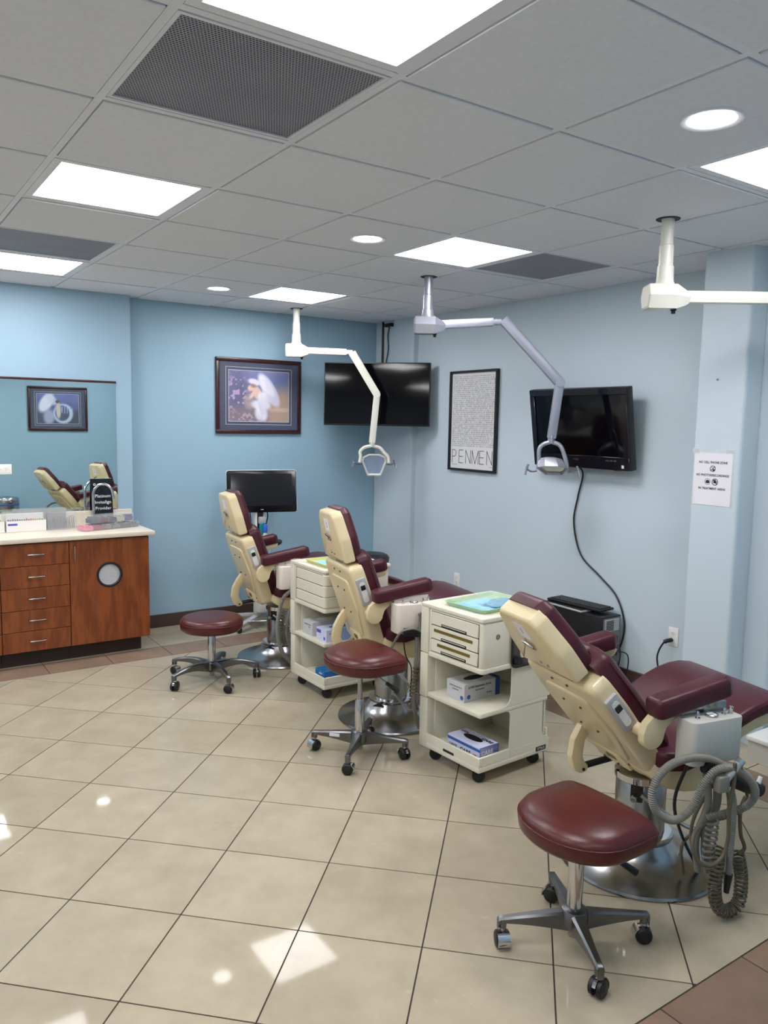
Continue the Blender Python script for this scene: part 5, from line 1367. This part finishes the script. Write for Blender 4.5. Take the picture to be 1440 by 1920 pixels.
def keyboard(name, label, mx, m, km, rows=5, L=.44, Wd=.145):
    t = thing(name, label, 'keyboard', mx.translation)
    R = mx.to_3x3().to_4x4()
    b = mk('keyboard_body', box(nb(), -L / 2, L / 2, -Wd / 2, Wd / 2, 0, .016, .004, 2, R), m, t)
    bm = nb()
    for r_ in range(rows):
        for c in range(20):
            x = -L / 2 + .014 + c * (L - .028) / 20; y = -Wd / 2 + .012 + r_ * (Wd - .024) / rows
            box(bm, x + .001, x + (L - .028) / 20 - .002, y + .001, y + (Wd - .024) / rows - .003, .015, .022, .0015, 1, R)
    o = mk('keys', bm, km, t, smooth=False)
    return t
Rk = Matrix.Rotation(math.radians(93), 4, 'Z')
keyboard('keyboard', 'black keyboard lying on top of the computer tower', Matrix.Translation((4.008, 3.505, .479)) @ Rk @ Matrix.Rotation(.0, 4, 'X'), M_BLACK, mat('key_black', rgb(26, 27, 30), .45))
keyboard('keyboard', 'thin silver keyboard under the black keyboard on the tower', Matrix.Translation((3.958, 3.56, .4625)) @ Matrix.Rotation(math.radians(88), 4, 'Z') @ Matrix.Diagonal((.8, .86, .6, 1)), M_GREY, M_DARK)

# ================================================================== MONITOR CART (INTRAORAL SCANNER)
t = thing('scanner_cart', 'monitor on a white column stand in front of the back wall', 'scanner cart', (2.745, 5.735, 0))
mm = Matrix.Translation((0, -.01, 1.102)) @ Matrix.Rotation(math.radians(-25), 4, 'Z') @ Matrix.Rotation(math.radians(-8), 4, 'X') @ Matrix.Rotation(math.radians(-1.0), 4, 'Y') @ basis((0, 0, 0), (1, 0, 0), (0, 0, 1), (0, -1, 0))
ol = rrect(-.276, .276, -.168, .168, .022)
bd = mk('monitor_back', prism(nb(), rrect(-.280, .280, -.166, .172, .024), -.03, .0, .006, 2, mm), M_WHITE, t)
mk('monitor_bezel', prism(nb(), ol, -.002, .008, .003, 2, mm), mat('bezel_black', rgb(10, 11, 18), .2, var=.05), t)
mk('screen', box(nb(), -.242, .242, -.116, .140, .0075, .0088, 0, 1, mm), mat('monitor_glass', rgb(26, 28, 34), .08, var=.1), t, smooth=False)
mk('bezel_mark', box(nb(), -.012, .012, -.148, -.143, .0078, .0085, 0, 1, mm), M_GREY, bd, smooth=False)
c = mk('column', box(nb(), -.05, .035, -.01, .05, .10, .98, .012, 3), M_WHITE, t)
mk('column_face', box(nb(), -.042, .012, -.016, -.008, .52, .94, .004, 1), M_BLACK, c)
mk('cradle', box(nb(), -.035, .025, -.045, -.012, .845, .90, .008, 2), M_GREY, t)
M_TEAL = mat('scanner_teal', rgb(30, 130, 150), .25, var=.05); M_SBLUE = mat('scanner_blue', rgb(70, 110, 220), .25, var=.05)
w_ = mk('scanner_sleeve', prism(nb(), rrect(-.032, .012, .755, .855, .018), -.0, .035, .008, 3, basis((0, -.02, 0), (1, 0, 0), (0, 0, 1), (0, -1, 0))), M_TEAL, t)
mk('scanner_tip', box(nb(), -.006, .026, -.068, -.03, .775, .842, .006, 2), M_SBLUE, w_)
mk('scanner_wand', box(nb(), -.010, .028, -.062, -.02, .585, .775, .012, 3), M_WHITE, t)
tubeo('scanner_handle', [(.03, .0, .69), (.09, -.06, .70), (.15, -.05, .69), (.16, .02, .665), (.11, .05, .655), (.03, .03, .66)], .017, mat('handle_slate', rgb(44, 56, 64), .45), t, flat=.7)
tubeo('power_lead', [(.05, .0, .945), (.058, .0, .90), (.05, .0, .86), (.032, -.005, .80), (.03, 0, .74)], .0055, M_BLACK, t)
tubeo('power_lead', [(-.10, .0, .95), (-.085, .01, .85), (-.085, .02, .70), (-.06, .02, .5)], .0045, M_BLACK, t)
tubeo('white_lead', [(.128, .05, .95), (.130, .10, .7), (.130, .12, .3), (.12, .13, .1)], .0022, M_WHITE, t)
mk('power_pack', box(nb(), -.06, .05, -.09, .0, .13, .24, .01, 2), M_WHITE, t)
for k, (x, y) in enumerate(((-.25, -.13), (.26, -.12), (-.24, .27), (.25, .27))):
    lg = mk('leg', bar_between(nb(), (0, .02, .095), (x, y, .055), .055, .026, .75), M_GREY, t)
    cs = mk('caster', lathe(nb(), [(0, -.011), (.022, -.011), (.025, -.007), (.025, .007), (.022, .011), (0, .011)], 20, mx=Matrix.Translation((x, y, .026)) @ Matrix.Rotation(.5 + k, 4, 'Z') @ Matrix.Rotation(PI / 2, 4, 'X')), M_BLACK, t)
    mk('caster_fork', box(nb(), x - .012, x + .012, y - .012, y + .012, .03, .055, .003, 1), M_BLACK, cs)
tubeo('foot_ring', [(-.20, -.17, .10), (-.05, -.24, .10), (.12, -.22, .10), (.22, -.14, .10)], .008, M_CHROME, t)

# ================================================================== WOOD CABINET, COUNTER, MIRROR
YC = 5.52        # cabinet front
def cabinet_unit(name, label, x0, x1):
    t = thing(name, label, 'cabinet', ((x0 + x1) / 2, YC, 0), 0, 'cherry base cabinets')
    h_ = (x1 - x0) / 2
    mk('carcass', box(nb(), -h_, h_, .020, YM - YC - .002, .105, .842), M_WOOD, t)
    mk('toe_kick', box(nb(), -h_, h_ - (.045 if name == 'door_cabinet' else 0), .075, YM - YC - .002, .0005, .106), M_KICK, t)
    return t, h_
def pull(par, x, z, horizontal=True, L=.10):
    if horizontal: P_ = [(x - L / 2, 0, z), (x - L / 2, -.022, z), (x - L / 2 + .01, -.028, z), (x + L / 2 - .01, -.028, z), (x + L / 2, -.022, z), (x + L / 2, 0, z)]
    else: P_ = [(x, 0, z - L / 2), (x, -.022, z - L / 2), (x, -.028, z - L / 2 + .01), (x, -.028, z + L / 2 - .01), (x, -.022, z + L / 2), (x, 0, z + L / 2)]
    tubeo('handle', P_, .0045, M_STEEL, par, n=8, sm=2)
zs = [.832, .683, .537, .390, .247, .108]
for nm, lb, x0, x1 in (('drawer_cabinet', 'cherry cabinet unit of five drawers with bar handles', .795, 1.222), ('drawer_cabinet', 'cherry drawer cabinet cut off at the left edge', .365, .793), ('drawer_cabinet', 'cherry drawer cabinet outside the frame on the left', -.065, .363)):
    t, h_ = cabinet_unit(nm, lb, x0, x1)
    for z1, z0 in zip(zs, zs[1:]):
        d = mk('drawer', box(nb(), -h_ + .0015, h_ - .0015, 0, .019, z0 + .0015, z1 - .0015, .0012, 1), M_WOOD, t)
        pull(d, 0, (z0 + z1) / 2 + .004)
t, h_ = cabinet_unit('door_cabinet', 'cherry cabinet with a waste hole in its door', 1.224, 1.765)
cx = (1.224 + 1.765) / 2
hx, hz, hr = 1.487 - cx, .581, .082
# door with a round hole
bm = nb(); n_ = 48
x0, x1, z0, z1 = -h_ + .0015, h_ - .0015, .1095, .8305
def edge_pt(a):
    dx, dz = math.cos(a), math.sin(a)
    tx = ((x1 - hx) / dx if dx > 1e-9 else (x0 - hx) / dx if dx < -1e-9 else 1e9); tz_ = ((z1 - hz) / dz if dz > 1e-9 else (z0 - hz) / dz if dz < -1e-9 else 1e9)
    k = min(tx, tz_); return (hx + dx * k, hz + dz * k)
angs = sorted([2 * PI * i / n_ for i in range(n_)] + [math.atan2(zc_ - hz, xc_ - hx) % (2 * PI) for xc_ in (x0, x1) for zc_ in (z0, z1)])
R_ = {}
for key, fy, rad in (('of', 0, None), ('ob', .019, None), ('if', 0, hr - .006), ('ib', .019, hr - .006)):
    R_[key] = [bm.verts.new((*(edge_pt(a) if rad is None else (hx + rad * math.cos(a), hz + rad * math.sin(a))), 0)) for a in angs]
    for v in R_[key]: v.co = Vector((v.co.x, fy, v.co.y))
nA = len(angs)
for i in range(nA):
    j = (i + 1) % nA
    bm.faces.new((R_['of'][i], R_['of'][j], R_['if'][j], R_['if'][i])); bm.faces.new((R_['ob'][i], R_['ob'][j], R_['ib'][j], R_['ib'][i]))
    bm.faces.new((R_['of'][i], R_['of'][j], R_['ob'][j], R_['ob'][i])); bm.faces.new((R_['if'][i], R_['if'][j], R_['ib'][j], R_['ib'][i]))
dr = mk('door', bm, M_WOOD, t)
pull(dr, -h_ + .03, .748, False)
YX = basis((hx, 0, hz), (1, 0, 0), (0, 0, 1), (0, -1, 0))
gr = mk('waste_grommet', lathe(nb(), [(.0735, -.03), (.0735, .003), (.078, .006), (.087, .005), (.089, .0005), (.086, 0)], 48, mx=YX, cap=False), mat('grommet_black', rgb(26, 26, 36), .35), t)
random.seed(3)
bm = nb(); rings = []
for s_ in (1.0, .8, .6, .4, .2):
    rings.append([bm.verts.new(YX @ Vector((.074 * s_ * math.cos(a), .074 * s_ * math.sin(a), -.012 - .004 * random.random()))) for a in [2 * PI * i / 32 for i in range(32)]])
for a, b in zip(rings, rings[1:]):
    for i in range(32): bm.faces.new((a[i], a[(i + 1) % 32], b[(i + 1) % 32], b[i]))
bm.faces.new(rings[-1])
mk('bin_liner', bm, mat('bin_liner_white', rgb(200, 202, 208), .4, var=.05), t, angle=20)
o = mk('countertop', box(nb(), -.10, 1.80, 5.485, YM - .001, .842, .873, .004, 2), M_COUNTER)
tag(o, 'cream stone countertop on the cherry cabinets', 'countertop')
tag(mk('backsplash', box(nb(), -.10, 1.782, YM - .02, YM - .0005, .8735, .982, .003, 1), M_COUNTER), 'low cream backsplash strip under the mirror', 'backsplash')
t = thing('wall_mirror', 'large frameless wall mirror with wood top trim over the counter', 'mirror', (.5, YM, 1.45))
mk('mirror_glass', box(nb(), -.6, 1.183, -.006, -.0005, -.467, .467), M_MIRROR, t, smooth=False)
mk('top_trim', box(nb(), -.6, 1.186, -.016, -.0005, .467, .484, .004, 2), M_WOODFR, t)

# ---- things on the counter
CZ = .8735
t = thing('counter_sign', 'black acrylic sign with white lettering behind the faucet', 'sign', (1.562, 5.945, CZ))
Sg = basis((0, 0, 0), (1, 0, 0), (0, .10, .995), (0, -.995, .10))
pl = mk('sign_panel', box(nb(), -.076, .076, .0, .345, -.001, .005, .001, 1, Sg), mat('acrylic_black', rgb(16, 19, 26), .18, var=.05), t)
mk('sign_foot', box(nb(), -.076, .076, -.036, .024, 0.0003, .004, .001, 1), M_CLEAR, t)
for s_, y, sz in (('Platinum', .215, .033), ('Invisalign', .170, .033), ('Provider', .125, .033), ('invisalign', .300, .022)):
    text('lettering', s_, sz, M_PAPER, pl, Sg @ Matrix.Translation((.006 if y < .29 else .012, y, .0054)), thick=.0002)
bm = nb()
for k in range(6): lathe(bm, [(.003, 0), (.003, .0006), (0, .0006)], 8, mx=Sg @ Matrix.Translation((-.05 + .007 * math.cos(k * PI / 3), .301 + .007 * math.sin(k * PI / 3), .0052)))
mk('emblem', bm, M_PAPER, pl)
t = thing('faucet', 'chrome gooseneck faucet in front of the black counter sign', 'faucet', (1.475, 5.865, CZ))
mk('faucet_base', lathe(nb(), [(.026, 0.0003), (.026, .006), (.018, .012), (.015, .05), (0, .052)], 24), M_CHROME, t)
arc = [(0, 0, .03), (0, 0, .16), (.0, 0, .235)] + [(.066 - .066 * math.cos(a), -.01 * a, .235 + .078 * math.sin(a)) for a in [PI * k / 8 for k in range(1, 8)]] + [(.134, -.035, .215)]
mk('spout', tube(nb(), arc, .0092, 12, 5), M_CHROME, t, angle=60)
mk('spout_tip', cyl_between(nb(), (.134, -.035, .222), (.136, -.036, .203), .011, 14), M_CHROME, t)
mk('faucet_handle', cyl_between(nb(), (0, 0, .045), (-.05, -.01, .075), .006, 12, .005), M_CHROME, t)
# two stacked clear organisers of coloured ties
def organiser(label, loc, rz, L, Wd, Hh, cols):
    t = thing('bead_organiser', label, 'organiser box', loc, math.radians(rz), 'clear organiser boxes')
    bm = nb()
    th = .0016
    box(bm, -L / 2, L / 2, -Wd / 2, Wd / 2, 0.0004, .002); box(bm, -L / 2, L / 2, -Wd / 2, -Wd / 2 + th, .002, Hh - .004); box(bm, -L / 2, L / 2, Wd / 2 - th, Wd / 2, .002, Hh - .004); box(bm, -L / 2, -L / 2 + th, -Wd / 2, Wd / 2, .002, Hh - .004); box(bm, L / 2 - th, L / 2, -Wd / 2, Wd / 2, .002, Hh - .004)
    n_ = len(cols)
    for k in range(1, n_): box(bm, -L / 2 + L * k / n_ - .0008, -L / 2 + L * k / n_ + .0008, -Wd / 2, Wd / 2, .002, Hh - .005)
    mk('box_body', bm, M_CLEAR, t, smooth=False)
    mk('box_lid', box(nb(), -L / 2 - .002, L / 2 + .002, -Wd / 2 - .002, Wd / 2 + .002, Hh - .004, Hh, .001, 1), M_CLEAR, t, smooth=False)
    for k in (n_ // 3, n_ - 2):
        mk('latch', box(nb(), -L / 2 + L * (k + .3) / n_, -L / 2 + L * (k + .7) / n_, -Wd / 2 - .005, -Wd / 2 - .001, Hh - .018, Hh - .002, .001, 1), M_CLEAR, t)
    for k, c in enumerate(cols):
        x0 = -L / 2 + L * k / n_ + .004; x1 = -L / 2 + L * (k + 1) / n_ - .004
        bm = nb(); random.seed(k + 5)
        box(bm, x0, x1, -Wd / 2 + .005, Wd / 2 - .005, .003, Hh * .58)
        for q in range(44):
            w_ = random.uniform(.006, .010)
            a = random.uniform(x0 + w_, x1 - w_); b = random.uniform(-Wd / 2 + w_ + .004, Wd / 2 - w_ - .004); z = random.uniform(Hh * .4, Hh * .72)
            box(bm, a - w_, a + w_, b - w_, b + w_, z - .004, z + .006, .001, 1, None)
        m_ = mat('ties_%d_%d_%d' % c, rgb(*c), .5, var=.2, scale=80)
        o_ = mk('elastic_ties', bm, m_, t, smooth=False); o_['kind'] = 'stuff'
    return t
organiser('long clear organiser with pink and grey compartments at the counter edge', (1.548, 5.752, CZ), 16, .43, .11, .045, [(226, 130, 160), (150, 60, 90), (130, 96, 92), (120, 122, 132), (84, 80, 92), (104, 106, 122)])
organiser('short clear organiser of dark ties stacked on the longer one', (1.560, 5.765, CZ + .0458), 16, .335, .09, .058, [(60, 68, 84), (84, 40, 52), (64, 66, 82), (168, 174, 150), (80, 76, 128)])
def shell_box(name, label, loc, L, Wd, Hh, m, cat, rz=0, group=None, open_top=True):
    t = thing(name, label, cat, loc, math.radians(rz), group)
    bm = nb(); th = .0022
    box(bm, -L / 2, L / 2, -Wd / 2, Wd / 2, .0004, .003); box(bm, -L / 2, L / 2, -Wd / 2, -Wd / 2 + th, .003, Hh); box(bm, -L / 2, L / 2, Wd / 2 - th, Wd / 2, .003, Hh); box(bm, -L / 2, -L / 2 + th, -Wd / 2 + th, Wd / 2 - th, .003, Hh); box(bm, L / 2 - th, L / 2, -Wd / 2 + th, Wd / 2 - th, .003, Hh)
    mk('box_body', bm, m, t, smooth=False)
    return t
t = shell_box('plier_case', 'clear case packed with steel instruments between white boxes and organisers', (1.250, 5.885, CZ), .195, .11, .118, M_CLEAR, 'instrument case')
mk('case_lid', box(nb(), -.0985, .0985, -.056, .056, .118, .124, .001, 1), M_CLEAR, t)
random.seed(12)
for k in range(15):
    x = -.085 + k * .0121; hgt = random.uniform(.062, .088)
    a = mk('instrument', tube(nb(), [(x, -.03, .006), (x + random.uniform(-.004, .004), -.03, hgt * .6), (x + random.uniform(-.005, .005), -.028, hgt), (x + .006, -.022, hgt + .012)], .0028, 6, 3), M_STEEL, t)
def wax_box(label, x, L):
    t = shell_box('bracket_box', label, (x, 5.885, CZ), L, .10, .075, M_WHITE, 'supply box', 0, 'white supply boxes')
    mk('clear_lid', box(nb(), -L / 2, L / 2, -.05, .05, .122, .126, .001, 1), M_CLEAR, t)
    mk('clear_front', box(nb(), -L / 2, L / 2, -.05, -.048, .076, .122), M_CLEAR, t, smooth=False)
    mk('lid_sheet', box(nb(), -L / 2 + .004, L / 2 - .004, .035, .037, .076, .120), M_WHITE, t, smooth=False)
    mk('blue_label', box(nb(), -L / 2 + .01, -L / 2 + .07, -.0508, -.0498, .044, .058), M_GPUR, t, smooth=False)
    random.seed(int(x * 1000) + 40)
    cs = [(150, 60, 130), (90, 70, 150), (120, 140, 110), (190, 70, 60), (210, 170, 70), (170, 180, 90)]
    for k in range(16):
        c = cs[min(5, int(k / 16 * 6))]
        mk('coloured_tag', box(nb(), -L / 2 + .012 + k * (L - .024) / 16, -L / 2 + .020 + k * (L - .024) / 16, -.035, -.03, .0605, .082 + random.uniform(0, .008)), mat('tag_%d_%d_%d' % c, rgb(*c), .5), t, smooth=False)
    return t
wax_box('white supply box with blue label and coloured tags on the counter', 1.018, .255)
wax_box('white supply box cut off at the left edge of the counter', .752, .255)
t = shell_box('acrylic_bin', 'long clear acrylic bin standing against the backsplash', (1.13, 5.952, CZ), .34, .032, .142, M_CLEAR, 'acrylic bin')
# steel bin across the room, seen in the mirror
t = thing('waste_bin', 'stainless steel bin with blue liner seen in the mirror', 'waste bin', (1.74, .66, 0))
mk('bin_body', lathe(nb(), [(0, .0005), (.142, .0005), (.148, .01), (.150, .56), (.146, .565), (.140, .56), (.138, .06), (0, .06)], 40), M_STEEL, t)
mk('bin_lid', lathe(nb(), [(.151, .566), (.150, .585), (.135, .605), (.06, .618), (0, .62)], 40), M_STEEL, t)
mk('liner_edge', lathe(nb(), [(.1505, .505), (.154, .508), (.154, .522), (.1505, .526)], 40, cap=False), mat('liner_blue', rgb(50, 84, 170), .5), t)

# ================================================================== LOW WHITE STEP BY THE PILLAR
t = thing('floor_platform', 'low white-topped box on the floor beside the pillar', 'platform', (3.70, 1.0, 0))
mk('platform_body', box(nb(), .0, .40, 0, 1.10, .0005, .105), M_BOXG, t, smooth=False)
mk('platform_top', box(nb(), -.008, .40, -.008, 1.108, .105, .128, .004, 2), M_WHITE, t)
